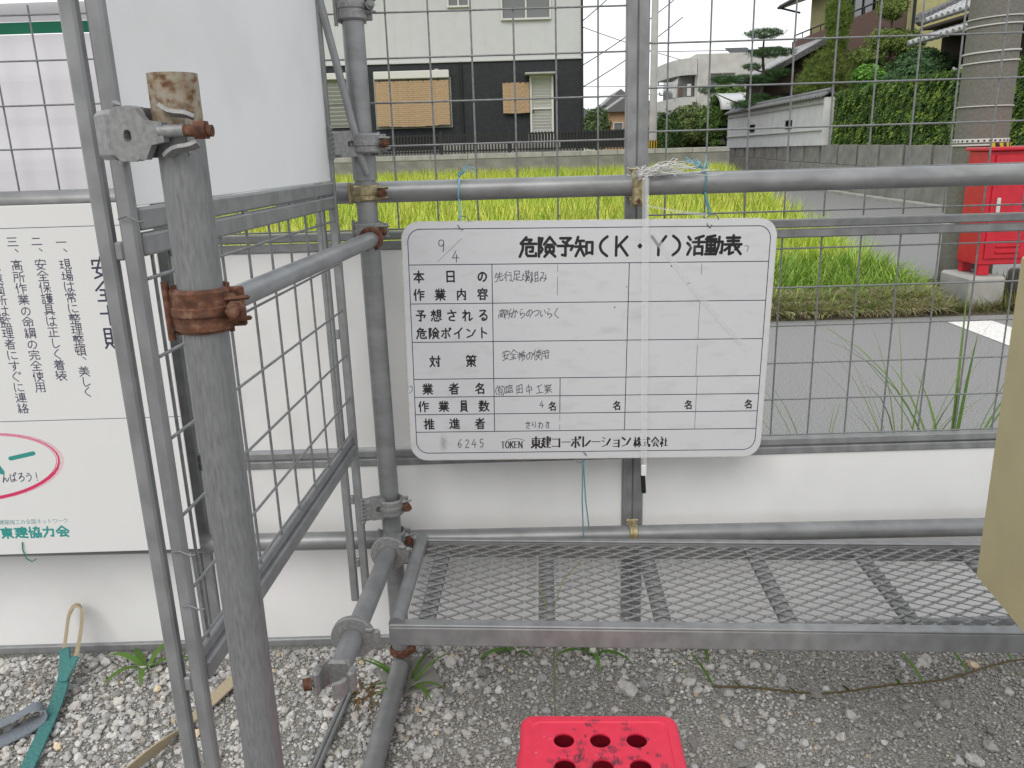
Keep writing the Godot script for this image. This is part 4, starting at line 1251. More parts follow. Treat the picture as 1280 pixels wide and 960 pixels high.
# ---------------------------------------------------------------- red crate
func crate() -> void:
	var t := thing("plastic_crate", "red plastic crate upside down with round holes in its base", "crate", Vector3(0.141, 0, -1.18), -0.045)
	var top := 0.30
	var w := 0.304
	var d := 0.35
	var s := Shape.new()
	var step := 0.068
	var cols := 3
	var rows := 4
	var iw := step * cols
	var id := step * rows
	for i in cols:
		for j in rows:
			var cx := (i - 1) * step
			var cz := -id / 2 + (j + 0.5) * step
			var n := 24
			for k in n:
				var sq := func(a: float) -> Vector2:
					var p := Vector2(cos(a), sin(a))
					return p * (step / 2) / maxf(absf(p.x), absf(p.y))
				var a0 := TAU * k / n
				var a1 := TAU * (k + 1) / n
				var o0: Vector2 = sq.call(a0)
				var o1: Vector2 = sq.call(a1)
				var h0 := Vector2(cos(a0), sin(a0)) * 0.0195
				var h1 := Vector2(cos(a1), sin(a1)) * 0.0195
				var y := top - 0.002
				s.face(Vector3(cx + o0.x, y, cz + o0.y), Vector3(cx + o1.x, y, cz + o1.y), Vector3(cx + h1.x, y, cz + h1.y), Vector3(cx + h0.x, y, cz + h0.y), Vector3.UP)
				s.face(Vector3(cx + h0.x, y, cz + h0.y), Vector3(cx + h1.x, y, cz + h1.y), Vector3(cx + h1.x, y - 0.004, cz + h1.y), Vector3(cx + h0.x, y - 0.004, cz + h0.y), Vector3(-cos(a0), 0, -sin(a0)))
	# rim, rounded shoulder and sides lofted from rings
	var rings := []
	for q in [[iw, id, 0.001, -0.002], [w - 0.05, d - 0.05, 0.02, -0.002], [w - 0.044, d - 0.044, 0.02, 0.0], [w - 0.016, d - 0.016, 0.022, 0.0], [w - 0.007, d - 0.007, 0.024, -0.003], [w - 0.002, d - 0.002, 0.026, -0.009], [w, d, 0.026, -0.02], [w + 0.006, d + 0.006, 0.026, -0.075], [w + 0.014, d + 0.014, 0.03, -0.08], [w + 0.018, d + 0.018, 0.03, -0.09], [w + 0.02, d + 0.02, 0.03, -top]]:
		var ring := []
		for p in Shape.rounded(q[0], q[1], q[2], 6):
			ring.append(Vector3(p.x, top + q[3], p.y))
		rings.append(ring)
	for i in rings.size() - 1:
		var n: int = rings[i].size()
		for k in n:
			var a: Vector3 = rings[i][k]
			var b: Vector3 = rings[i][(k + 1) % n]
			var c: Vector3 = rings[i + 1][(k + 1) % n]
			var e: Vector3 = rings[i + 1][k]
			var nn := (c - a).cross(e - b)
			if nn.length() > 1e-9:
				nn = nn.normalized()
				if nn.dot(Vector3(a.x + c.x, 0.4, a.z + c.z)) < 0:
					nn = -nn
				s.face(a, b, c, e, nn)
	put("shell", s, M["red plastic"], t)
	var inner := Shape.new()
	inner.bx(0, 0.04, 0, w - 0.03, 0.006, d - 0.03)  # added black sheet, stands in for the shade seen through the holes
	put("dark_insert", inner, M["black plastic"], t)

# ---------------------------------------------------------------- webbing straps on the gravel
func straps() -> void:
	var t := thing("sling_strap", "teal webbing sling with beige eye leaning on white fence panel", "strap", Vector3(-1.2, 0, -1.8))
	var s := Shape.new()
	s.ribbon(smooth([Vector3(0.10, 0.012, 0.45), Vector3(0.045, 0.014, 0.22), Vector3(0.0, 0.02, 0.02), Vector3(-0.03, 0.03, -0.09), Vector3(-0.045, 0.055, -0.14), Vector3(-0.055, 0.085, -0.165)]), [Vector3(1, 0.1, 0.3)], 0.034, 0.005)
	s.ribbon([Vector3(-0.026, 0.036, -0.085), Vector3(-0.02, 0.055, -0.115), Vector3(-0.012, 0.075, -0.14)], [Vector3(1, 0.2, 0.5)], 0.03, 0.004)
	put("belt", s, M["teal webbing"], t)
	var e := Shape.new()
	var pts := []
	var ac := []
	for q in [[-0.055, 0.085, -0.165], [-0.058, 0.12, -0.195], [-0.056, 0.155, -0.215], [-0.045, 0.176, -0.225], [-0.03, 0.178, -0.225], [-0.018, 0.162, -0.215], [-0.014, 0.12, -0.185], [-0.012, 0.075, -0.14]]:
		pts.append(Vector3(q[0], q[1], q[2]))
		ac.append(Vector3(0.55, 0.1, 0.8))
	e.ribbon(smooth(pts), smooth_dirs(ac, pts.size()), 0.024, 0.0055)
	put("eye_loop", e, M["beige webbing"], t)
	var u := thing("webbing_strap", "blue grey webbing strap end curled on gravel at left edge", "strap", Vector3(-1.25, 0, -1.74))
	var us := Shape.new()
	us.ribbon(smooth([Vector3(-0.3, 0.02, 0.16), Vector3(-0.14, 0.022, 0.07), Vector3(-0.03, 0.034, 0.0), Vector3(0.012, 0.045, -0.03), Vector3(0.03, 0.03, -0.035), Vector3(0.024, 0.014, -0.01), Vector3(-0.04, 0.01, 0.06), Vector3(-0.14, 0.008, 0.14)]), smooth_dirs([Vector3(0.35, 0.25, 1), Vector3(0.35, 0.25, 1), Vector3(0.45, 0.3, 1), Vector3(0.5, 0.3, 1), Vector3(0.6, 0.2, 1), Vector3(0.6, 0.1, 1), Vector3(0.5, 0.1, 1), Vector3(0.5, 0.1, 1)], 8), 0.058, 0.004)
	put("belt", us, M["blue grey webbing"], u)
	var b := thing("webbing_strap", "beige webbing strap curling on the gravel behind the front post", "strap", Vector3(-0.82, 0, -1.75))
	var bs := Shape.new()
	bs.ribbon(smooth([Vector3(0.09, 0.03, -0.2), Vector3(0.045, 0.022, -0.13), Vector3(0.0, 0.012, -0.03), Vector3(-0.02, 0.016, 0.04), Vector3(-0.03, 0.03, 0.1), Vector3(-0.06, 0.034, 0.16), Vector3(-0.11, 0.02, 0.24)]), smooth_dirs([Vector3(1, 0.1, 0.1), Vector3(1, 0.1, 0.1), Vector3(1, 0.2, 0.1), Vector3(0.9, 0.5, 0.1), Vector3(0.4, 0.9, 0.2), Vector3(0.3, 0.9, 0.2), Vector3(0.3, 0.9, 0.2)], 7), 0.042, 0.004)
	put("belt", bs, M["beige webbing"], b)

func weed(at: Vector3, label: String, n: int, size: float, wide: float, hue: Color, spread := 1.0, group := "weeds growing through the gravel") -> void:
	var t := thing("weed", label, "weed", at, 0.0, group)
	for k in n:
		var s := Shape.new()
		var a := TAU * k / n + rng.randf_range(-0.5, 0.5)
		var l := rng.randf_range(0.6, 1.0) * size
		s.tint = hue * rng.randf_range(0.7, 1.25)
		var dir := Vector3(cos(a) * spread, rng.randf_range(0.6, 1.3), sin(a) * spread)
		s.blade(Vector3(cos(a), 0, sin(a)) * 0.008, dir, Vector3(-sin(a), 0, cos(a)), l, wide, rng.randf_range(0.9, 1.9), 7)
		put("leaf", s, M["grass"], t)

func gravel() -> void:
	var shapes := []
	for k in 4:
		var s := Shape.new()
		var f := noise(0.9, 2, 40 + k)
		var q := func(p: Vector3) -> Vector3: return p.normalized() * (1.0 + 0.45 * f.get_noise_3dv(p * 1.6)) * Vector3(1.0, 0.68, 0.85)
		var ph := (1.0 + sqrt(5.0)) / 2.0
		var ico := [Vector3(-1, ph, 0), Vector3(1, ph, 0), Vector3(-1, -ph, 0), Vector3(1, -ph, 0), Vector3(0, -1, ph), Vector3(0, 1, ph), Vector3(0, -1, -ph), Vector3(0, 1, -ph), Vector3(ph, 0, -1), Vector3(ph, 0, 1), Vector3(-ph, 0, -1), Vector3(-ph, 0, 1)]
		var tr := [[0, 11, 5], [0, 5, 1], [0, 1, 7], [0, 7, 10], [0, 10, 11], [1, 5, 9], [5, 11, 4], [11, 10, 2], [10, 7, 6], [7, 1, 8], [3, 9, 4], [3, 4, 2], [3, 2, 6], [3, 6, 8], [3, 8, 9], [4, 9, 5], [2, 4, 11], [6, 2, 10], [8, 6, 7], [9, 8, 1]]
		for i in tr:
			var a: Vector3 = ico[i[0]].normalized()
			var b: Vector3 = ico[i[1]].normalized()
			var c: Vector3 = ico[i[2]].normalized()
			if k == 3:
				s.out([q.call(a), q.call(b), q.call(c)], Vector3.ZERO)
				continue
			var ab := (a + b).normalized()
			var bc := (b + c).normalized()
			var ca := (c + a).normalized()
			for g in [[a, ab, ca], [b, bc, ab], [c, ca, bc], [ab, bc, ca]]:
				s.out([q.call(g[0]), q.call(g[1]), q.call(g[2])], Vector3.ZERO)
		shapes.append(s.mesh())
	var patch := noise(1.4, 3, 8)
	var spots := [[], [], [], []]
	var tints := [[], [], [], []]
	for k in 74000:
		var x := rng.randf_range(-2.3, 2.2)
		var z := -2.05 + 1.4 * pow(rng.randf(), 1.25)
		var p := patch.get_noise_2d(x, z)
		var coarse := clampf(0.5 - 0.55 * x + p * 1.1 - 0.5 * (z + 1.7), 0.03, 1.0)
		var u := rng.randf()
		var r := 0.0017 + 0.0035 * u * u
		if rng.randf() < 0.26 * coarse + 0.012:
			r = 0.004 + 0.0085 * pow(rng.randf(), 2.4)
		if rng.randf() < 0.0015 + 0.003 * coarse:
			r = rng.randf_range(0.012, 0.019)
		var v := 3 if r < 0.004 else rng.randi() % 3
		var b := Basis.from_euler(Vector3(rng.randf_range(-0.6, 0.6), rng.randf_range(0, TAU), rng.randf_range(-0.6, 0.6))).scaled(Vector3.ONE * r)
		spots[v].append(Transform3D(b, Vector3(x, r * rng.randf_range(0.1, 0.5), z)))
		var g := clampf(0.40 + 0.09 * rng.randfn() + 0.15 * (coarse - 0.45), 0.17, 0.74)
		var warm := rng.randf_range(-0.01, 0.05)
		if rng.randf() < 0.02:
			warm = 0.22
		tints[v].append(Color(g * (1.0 + warm), g, g * (1.0 - warm * 1.3)))
	for v in 4:
		var o := scatter("gravel", shapes[v], M["stones"], spots[v], tints[v], self)
		tag(o, "loose pale grey crushed stone gravel covering the site floor", "gravel", "crushed stone gravel", "stuff")
	# a few larger stones one can pick out
	var big := [[0.279, -1.815, 0.026, "large pale angular rock on gravel behind the red crate"], [0.755, -1.62, 0.013, "rounded white pebble in fine grit below the scaffold plank"], [1.02, -1.53, 0.02, "flat pale stone on gravel near lower right corner"], [-0.16, -1.50, 0.017, "pale stone on gravel to the left of red crate"], [-0.73, -1.62, 0.018, "pale stone on gravel beside the beige strap"]]
	for q in big:
		var o := put("rock", shapes[0], M["pale rock"], self, Transform3D(Basis.from_euler(Vector3(0.4, q[0] * 9.0, 0.3)).scaled(Vector3(1, 1.05, 1) * q[2]), Vector3(q[0], q[2] * 0.5, q[1])))
		tag(o, q[3], "rock", "larger stones in the gravel")


# ---------------------------------------------------------------- plants
func leaf_clump(n: int, long: float, wide: float, up: float, droop: float, seed_: int, steps := 2) -> ArrayMesh:
	var r := RandomNumberGenerator.new()
	r.seed = seed_
	var s := Shape.new()
	for k in n:
		var a := TAU * k / n + r.randf_range(-0.4, 0.4)
		var e := r.randf_range(0.6, 1.0)
		s.tint = Color(e, e, e)
		var d := Vector3(cos(a), r.randf_range(0.3, 1.4) * up, sin(a))
		s.blade(Vector3(cos(a), 0, sin(a)) * wide * r.randf_range(0, 1.5), d, Vector3(-sin(a), 0, cos(a)), long * r.randf_range(0.6, 1.0), wide, droop * r.randf_range(0.5, 1.5), steps)
	return s.mesh()

# leaves through the outer part of a rounded volume with uneven outline
func crown_spots(c: Vector3, rad: Vector3, n: int, size: float, rough: float, seed_: int, out_t: Array, out_c: Array, base: Color) -> void:
	var f := noise(0.9, 3, seed_)
	for k in n:
		var d := Vector3(rng.randfn(), rng.randfn(), rng.randfn()).normalized()
		var bump := 1.0 + rough * f.get_noise_3dv(d * 2.2 + Vector3.ONE * seed_)
		var depth := 1.0 - 0.45 * pow(rng.randf(), 1.6)
		var p := c + d * rad * bump * depth
		var up := (d + Vector3(rng.randf_range(-0.5, 0.5), rng.randf_range(0, 0.6), rng.randf_range(-0.5, 0.5))).normalized()
		var x := up.cross(Vector3(rng.randf_range(-1, 1), 0.1, rng.randf_range(-1, 1))).normalized()
		var s := size * rng.randf_range(0.6, 1.3)
		out_t.append(Transform3D(Basis(x, up, x.cross(up)).scaled(Vector3.ONE * s), p))
		out_c.append(base * rng.randf_range(0.6, 1.35))

# lobes: [x, y, z, rx, ry, rz] measured from the foot of the trunk
func tree(called: String, label: String, at: Vector3, lobes: Array, trunk: Array, r0: float, leaf: Mesh, n: int, size: float, base: Color, rough := 0.35, group := "", category := "tree") -> Node3D:
	var t := thing(called, label, category, at, 0.0, group)
	var s := Shape.new()
	var radii := []
	for i in trunk.size():
		radii.append(lerpf(r0, r0 * 0.35, float(i) / (trunk.size() - 1)))
	s.tube(trunk, radii, 8)
	for q in lobes:
		var c := Vector3(q[0], q[1], q[2])
		var best: Vector3 = trunk[0]
		for i in trunk.size() - 1:
			var p := Geometry3D.get_closest_point_to_segment(c - Vector3(0, absf(q[0]) * 0.4 + 0.1, 0), trunk[i], trunk[i + 1])
			if p.distance_to(c) < best.distance_to(c):
				best = p
		s.tube([best, best.lerp(c, 0.5) + Vector3(0, -0.05, 0), c], [r0 * 0.4, r0 * 0.3, r0 * 0.12], 6)
	put("trunk", s, M["bark"], t)
	var ts := []
	var cs := []
	var vol := 0.0
	for q in lobes:
		vol += pow(q[3] * q[4] * q[5], 0.667)
	for i in lobes.size():
		var q: Array = lobes[i]
		crown_spots(Vector3(q[0], q[1], q[2]), Vector3(q[3], q[4], q[5]), int(n * pow(q[3] * q[4] * q[5], 0.667) / vol), size, rough, 60 + i, ts, cs, base)
	tag(scatter("crown", leaf, M["leaves"], ts, cs, t), "", "", "", "stuff")
	return t

func rise(d: float) -> float:
	if d < 14.0:
		return 0.0
	return 0.00095 * pow(minf(d, 40.0) - 14.0, 2.0) + maxf(d - 40.0, 0.0) * 0.02

func field_edge(d: float) -> float:
	return 3.5 + 0.18 * (d - 7.0)

func garden_y(d: float) -> float:
	return 1.25 + 0.0125 * (d - 15.0)

# ---------------------------------------------------------------- ground, roads, field
func setting() -> void:
	var s := Shape.new()
	s.face(Vector3(-40, -0.002, -2.115), Vector3(40, -0.002, -2.115), Vector3(40, -0.002, 40), Vector3(-40, -0.002, 40), Vector3.UP)
	ground("site_ground", s, M["grit"])
	var far := Shape.new()
	far.face(Vector3(-900, -0.3, -60), Vector3(900, -0.3, -60), Vector3(900, -0.3, 900), Vector3(-900, -0.3, 900), Vector3.UP)
	far.face(Vector3(-900, 1.05, -60), Vector3(900, 1.05, -60), Vector3(900, 1.05, -1500), Vector3(-900, 1.05, -1500), Vector3.UP)
	ground("terrain", far, M["field mud"])
	var r := Shape.new()
	r.face(Vector3(-40, -0.004, -2.12), Vector3(40, -0.004, -2.12), Vector3(40, -0.004, -6.45), Vector3(-40, -0.004, -6.45), Vector3.UP)
	var road := ground("road", r, M["asphalt"])
	var line := Shape.new()
	line.face(Vector3(3.42, 0.0, -6.27), Vector3(3.77, 0.0, -6.27), Vector3(3.77, 0.0, -2.6), Vector3(3.40, 0.0, -2.6), Vector3.UP)
	put("road_marking", line, M["road paint"], road)
	var sr := Shape.new()
	for k in 60:
		var d0 := 6.45 + k * 1.0
		var d1 := d0 + 1.0
		var l0 := field_edge(d0) + (0.0 if d0 > 7.4 else 1.2)
		sr.face(Vector3(l0, rise(d0) - 0.004, -d0), Vector3(9.25, rise(d0) - 0.004, -d0), Vector3(9.25, rise(d1) - 0.004, -d1), Vector3(field_edge(d1), rise(d1) - 0.004, -d1), Vector3.UP)
	ground("side_road", sr, M["asphalt"])
	var kerb := Shape.new()
	for k in 26:
		var d0 := 9.0 + k * 1.0
		kerb.box(Transform3D(Basis(), Vector3(8.98, (rise(d0) + rise(d0 + 1)) / 2 + 0.02, -d0 - 0.5)), Vector3(0.22, 0.12, 0.996), 0.01)
	ground("kerb", kerb, M["pale concrete"])
	var v := Shape.new()
	v.face(Vector3(-40, -0.002, -6.45), Vector3(3.4, -0.002, -6.45), Vector3(3.4, 0.10, -6.7), Vector3(-40, 0.10, -6.7), Vector3(0, 1, 0.3).normalized())
	v.face(Vector3(-40, 0.10, -6.7), Vector3(3.4, 0.10, -6.7), Vector3(3.6, 0.08, -8.0), Vector3(-40, 0.08, -8.0), Vector3.UP)
	v.face(Vector3(3.4, -0.002, -6.45), Vector3(5.3, -0.002, -6.45), Vector3(5.3, 0.03, -8.0), Vector3(3.6, 0.06, -8.0), Vector3.UP)
	v.face(Vector3(3.4, -0.002, -6.45), Vector3(3.4, 0.10, -6.7), Vector3(3.6, 0.08, -8.0), Vector3(3.6, 0.06, -8.0), Vector3.RIGHT)
	ground("verge", v, M["soil"])
	var fd := Shape.new()
	fd.face(Vector3(-40, 0.02, -7.9), Vector3(field_edge(7.9), 0.02, -7.9), Vector3(field_edge(27.0), 0.28, -27.0), Vector3(-40, 0.28, -27.0), Vector3.UP)
	ground("rice_field", fd, M["field mud"])
	var pl := Shape.new()
	pl.face(Vector3(-60, 1.36, -27.2), Vector3(7.2, 1.36, -27.2), Vector3(12, 1.36, -62), Vector3(-60, 1.36, -62), Vector3.UP)
	pl.face(Vector3(9.3, 1.17, -9), Vector3(60, 1.17, -9), Vector3(60, 1.82, -62), Vector3(9.3, 1.82, -62), Vector3.UP)
	pl.face(Vector3(9.25, -0.004, -9), Vector3(60, -0.004, -9), Vector3(60, -0.004, -6.45), Vector3(9.25, -0.004, -6.45), Vector3.UP)
	ground("raised_ground", pl, M["soil"])

func vegetation() -> void:
	# rice in rows
	var clump := [leaf_clump(15, 0.66, 0.014, 3.2, 0.9, 3, 4), leaf_clump(13, 0.7, 0.013, 3.6, 1.1, 4, 4)]
	var far_clump := leaf_clump(13, 0.66, 0.03, 3.0, 0.9, 5, 2)
	var sp := [[], [], []]
	var tn := [[], [], []]
	var tone := noise(0.25, 3, 21)
	var d := 7.9
	while d < 26.9:
		var gap := 0.13 if d < 11.0 else 0.2
		var x := -0.42 * d - 2.0
		while x < field_edge(d) - 0.15:
			var p := Vector3(x + rng.randf_range(-0.05, 0.05), lerpf(0.02, 0.28, (d - 7.9) / 19.1), -d + rng.randf_range(-0.05, 0.05))
			var v := (rng.randi() % 2) if d < 12.0 else 2
			var k := rng.randf_range(0.85, 1.12) * lerpf(0.78, 1.16, clampf((d - 7.9) / 14.0, 0, 1))
			sp[v].append(Transform3D(Basis(Vector3.UP, rng.randf_range(0, TAU)).scaled(Vector3(1, k, 1)), p))
			var t := tone.get_noise_2d(x, d)
			var c := Color(0.70, 0.78, 0.13).lerp(Color(0.80, 0.76, 0.18), clampf(0.5 + t, 0, 1))
			if rng.randf() < 0.2:
				c = Color(0.4, 0.6, 0.09)
			tn[v].append(c * rng.randf_range(0.75, 1.2))
			x += gap
		d += gap
	for v in 3:
		tag(scatter("rice", ([clump[0], clump[1], far_clump] as Array)[v], M["rice"], sp[v], tn[v], self), "ripening yellow green rice standing in the field behind the fence", "rice", "rice in the field", "stuff")
	# verge: green grass on top, dry straw over the edge
	var gr := leaf_clump(9, 0.3, 0.009, 1.6, 1.3, 8, 3)
	var straw := leaf_clump(10, 0.3, 0.006, 1.0, 1.5, 9, 4)
	var g := [[], []]
	var gc := [[], []]
	for k in 15000:
		var x := rng.randf_range(-2.5, 3.55)
		var z := -6.5 - 1.5 * pow(rng.randf(), 1.2)
		var dry := z > -6.86 and rng.randf() < 0.85
		var v := 1 if dry else 0
		var p := Vector3(x, 0.03 if z > -6.6 else 0.09, z)
		var sc := rng.randf_range(0.6, 1.15) * (0.8 if dry else lerpf(0.8, 1.5, clampf((-z - 6.7) / 0.9, 0, 1)))
		g[v].append(Transform3D(Basis.from_euler(Vector3(0.1 if dry else 0.0, rng.randf_range(0, TAU) if not dry else rng.randf_range(-1.4, 1.4), 0)).scaled(Vector3.ONE * sc), p))
		if dry:
			gc[v].append(Color(0.72, 0.63, 0.4) * rng.randf_range(0.35, 1.2))
		else:
			gc[v].append(Color(0.22, 0.44, 0.07).lerp(Color(0.48, 0.58, 0.12), rng.randf()) * rng.randf_range(0.6, 1.3))
	# thinner grass round the red cabinet
	for k in 900:
		var p := Vector3(rng.randf_range(3.6, 5.2), 0.0, rng.randf_range(-7.9, -6.5))
		if p.x > 3.8 and p.x < 4.2 and p.z < -6.7 and p.z > -7.3:
			continue
		g[0].append(Transform3D(Basis(Vector3.UP, rng.randf_range(0, TAU)).scaled(Vector3.ONE * rng.randf_range(0.4, 0.9)), p))
		gc[0].append(Color(0.15, 0.2, 0.04).lerp(Color(0.27, 0.22, 0.09), rng.randf()) * rng.randf_range(0.6, 1.2))
	for v in 2:
		var what: String = ["long green grass on the verge beyond the road", "dry straw coloured grass hanging over the verge edge"][v]
		tag(scatter("verge_grass", ([gr, straw] as Array)[v], M["grass"], g[v], gc[v], self), what, "grass", "", "stuff")

func gardens() -> void:
	var leaf := leaf_clump(6, 1.0, 0.42, 0.8, 0.5, 31, 2)
	var needle := leaf_clump(9, 1.0, 0.13, 1.3, 0.2, 32, 1)
	# clipped hedge over the retaining wall
	var h := thing("hedge", "tall clipped green hedge growing above the grey retaining wall", "hedge", Vector3(9.75, 1.25, -17.0))
	var ts := []
	var cs := []
	var f := noise(0.8, 3, 91)
	for k in 15000:
		var z := rng.randf_range(-7.1, 8.0)
		var y := rng.randf_range(0.02, 1.5)
		var face := rng.randf()
		var bump := f.get_noise_2d(z * 2.0, y * 2.0)
		var p := Vector3(-0.46 - 0.09 * bump + 0.1 * pow(rng.randf(), 2.0), y, z)
		var up := Vector3(-1, rng.randf_range(-0.2, 0.9), rng.randf_range(-0.7, 0.7)).normalized()
		if face > 0.78:
			p = Vector3(rng.randf_range(-0.45, 0.5), 1.44 + 0.1 * f.get_noise_2d(z * 2.0, p.x * 9.0), z)
			up = Vector3(rng.randf_range(-0.6, 0.3), 1, rng.randf_range(-0.6, 0.6)).normalized()
		if p.z < -6.9:
			p.x = rng.randf_range(-0.45, 0.4)
			up = Vector3(0, 0.3, -1).normalized()
		var x := up.cross(Vector3(0.2, 0.3, 1)).normalized()
		ts.append(Transform3D(Basis(x, up, x.cross(up)).scaled(Vector3.ONE * rng.randf_range(0.055, 0.1)), p))
		cs.append(Color(0.07, 0.15, 0.032) if rng.randf() < 0.7 else Color(0.26, 0.38, 0.05))
	tag(scatter("foliage", leaf, M["leaves"], ts, cs, h), "", "", "", "stuff")
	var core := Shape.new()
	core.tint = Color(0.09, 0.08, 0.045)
	core.bx(0.03, 0.72, 0.45, 0.8, 1.36, 14.6, 0.05)  # solid dark block in place of the shaded depth behind the leaves
	put("dark_core", core, M["leaves"], h)
	var grp := "garden shrubs and trees above the wall"
	tree("conifer", "columnar golden green conifer rising before the yellow house balcony", Vector3(10.3, 1.4, -26.8), [[0, 3.7, 0, 0.36, 0.7, 0.36], [0, 3.1, 0, 0.3, 0.4, 0.3]], [Vector3.ZERO, Vector3(0.03, 1.6, 0), Vector3(0, 4.0, 0)], 0.09, needle, 2600, 0.13, Color(0.225, 0.338, 0.0625), 0.3, grp)
	tree("garden_shrub", "large rounded yellow green shrub at left end of the garden", Vector3(10.15, 1.4, -27.0), [[0.05, 2.25, 0, 0.7, 0.6, 0.7], [-0.42, 1.75, 0, 0.55, 0.5, 0.55], [0.2, 1.4, 0.1, 0.6, 0.6, 0.5]], [Vector3.ZERO, Vector3(0.02, 1.0, 0), Vector3(0, 2.0, 0)], 0.08, needle, 4200, 0.13, Color(0.206, 0.294, 0.0562), 0.35, grp, "shrub")
	tree("garden_shrub", "pair of low clipped yellow green globes above hedge", Vector3(11.1, 1.35, -25.5), [[-0.35, 1.9, 0, 0.5, 0.42, 0.5], [0.3, 1.95, 0, 0.45, 0.42, 0.45]], [Vector3.ZERO, Vector3(0, 1.0, 0), Vector3(0, 1.7, 0)], 0.06, needle, 2600, 0.12, Color(0.225, 0.338, 0.0625), 0.3, grp, "shrub")
	tree("garden_tree", "small pruned tree with airy leaf pads before the yellow house", Vector3(11.2, 1.35, -25.2), [[0.0, 3.75, 0, 0.4, 0.32, 0.35], [0.05, 4.6, 0, 0.34, 0.5, 0.3], [-0.1, 2.85, 0, 0.55, 0.3, 0.45], [0.55, 2.75, 0, 0.45, 0.34, 0.4], [-0.6, 2.45, 0, 0.45, 0.22, 0.4]], [Vector3.ZERO, Vector3(0.08, 2.0, 0), Vector3(0.02, 3.4, 0), Vector3(0.05, 4.7, 0)], 0.06, leaf, 3000, 0.085, Color(0.2, 0.28, 0.06), 0.5, grp)
	tree("garden_shrub", "wide dark green domed shrub beside the tiled roof house", Vector3(10.45, 1.3, -21.6), [[0, 1.75, 0, 0.72, 0.5, 0.7], [-0.4, 1.45, 0, 0.55, 0.4, 0.5], [0.45, 1.5, 0, 0.5, 0.4, 0.5]], [Vector3.ZERO, Vector3(0, 0.8, 0), Vector3(0, 1.5, 0)], 0.08, leaf, 3600, 0.1, Color(0.08, 0.17, 0.06), 0.25, grp, "shrub")
	tree("garden_shrub", "bright green leafy bush low behind the hedge", Vector3(10.6, 1.35, -24.3), [[0, 1.5, 0, 0.5, 0.35, 0.4], [-0.35, 1.9, 0, 0.35, 0.2, 0.3]], [Vector3.ZERO, Vector3(0, 0.7, 0), Vector3(0, 1.4, 0)], 0.05, leaf, 1500, 0.1, Color(0.18, 0.4, 0.06), 0.4, grp, "shrub")
	# cloud-pruned pine behind the plaster wall: pads measured from the trunk foot
	var pads := []
	for q in [[0.02, 3.85, 0.68, 0.24], [0.3, 3.2, 0.85, 0.22], [-0.35, 2.72, 0.36, 0.15], [0.6, 2.5, 0.5, 0.2], [-0.6, 2.3, 0.62, 0.2], [-1.45, 2.3, 0.42, 0.2], [0.0, 2.25, 0.55, 0.2], [-0.12, 1.65, 0.45, 0.15], [-0.25, 1.42, 0.85, 0.2], [-2.0, 1.95, 0.3, 0.2], [0.65, 1.5, 0.42, 0.2]]:
		pads.append([q[0], q[1], 0.0, q[2], q[3] * 0.62, q[2] * 0.75])
	tree("pine_tree", "cloud pruned dark green pine rising behind white plaster wall", Vector3(9.62, 1.5, -32.1), pads, [Vector3.ZERO, Vector3(-0.05, 1.2, 0), Vector3(0.08, 2.4, 0), Vector3(0.0, 3.1, 0), Vector3(0.02, 3.8, 0)], 0.09, needle, 6500, 0.11, Color(0.0688, 0.163, 0.05), 0.45)
	tree("garden_tree", "loose leafy tree between apartment block and plaster wall", Vector3(10.3, 0.9, -39.0), [[0, 2.6, 0, 0.8, 0.8, 0.7], [-0.5, 1.6, 0.2, 0.8, 0.9, 0.7], [0.4, 1.3, 0, 0.6, 0.8, 0.6]], [Vector3.ZERO, Vector3(0, 1.2, 0), Vector3(0, 2.6, 0)], 0.09, leaf, 3000, 0.14, Color(0.16, 0.28, 0.06), 0.5, "bushes at end of side road")
	tree("roadside_bush", "big rounded olive green bush at the end of side road", Vector3(9.2, 0.7, -42.0), [[0, 1.75, 0, 1.15, 0.95, 1.0], [-0.75, 1.3, 0, 0.8, 0.8, 0.7], [0.7, 1.2, 0, 0.8, 0.9, 0.7]], [Vector3.ZERO, Vector3(0, 0.8, 0), Vector3(0, 1.6, 0)], 0.1, leaf, 4200, 0.14, Color(0.17, 0.24, 0.07), 0.35, "bushes at end of side road", "bush")
	tree("roadside_bush", "darker narrow bush beside the striped utility pole", Vector3(7.75, 0.66, -41.0), [[0, 1.4, 0, 0.7, 1.0, 0.6], [-0.2, 0.8, 0, 0.6, 0.7, 0.5]], [Vector3.ZERO, Vector3(0, 0.7, 0), Vector3(0, 1.4, 0)], 0.08, leaf, 2400, 0.13, Color(0.09, 0.18, 0.044), 0.4, "bushes at end of side road", "bush")
	tree("roadside_bush", "small green bush far off beside the tan house", Vector3(5.95, 1.3, -55.0), [[0, 1.5, 0, 0.85, 1.2, 0.8]], [Vector3.ZERO, Vector3(0, 0.8, 0), Vector3(0, 1.6, 0)], 0.1, leaf, 1800, 0.16, Color(0.14, 0.22, 0.08), 0.4, "bushes at end of side road", "bush")
	for q in [[9.35, -37.2, "white flower pot with green plant at the foot of end wall", Color(0.1, 0.2, 0.03), 0.35], [9.75, -36.9, "small pot with pink flowers beside white plaster wall", Color(0.45, 0.06, 0.1), 0.2]]:
		var p := thing("flower_pot", q[2], "flower pot", Vector3(q[0], rise(37.0), q[1]), 0.0, "pots by the wall end")
		var s := Shape.new()
		s.tube([Vector3.ZERO, Vector3(0, 0.35, 0)], [0.13, 0.18], 14)
		put("pot", s, M["white plastic"], p)
		var a := []
		var b := []
		crown_spots(Vector3(0, 0.4 + q[4], 0), Vector3(q[4], q[4] * 1.2, q[4]), 260, 0.1, 0.3, 5, a, b, q[3])
		tag(scatter("plant", leaf, M["leaves"], a, b, p), "", "", "", "stuff")

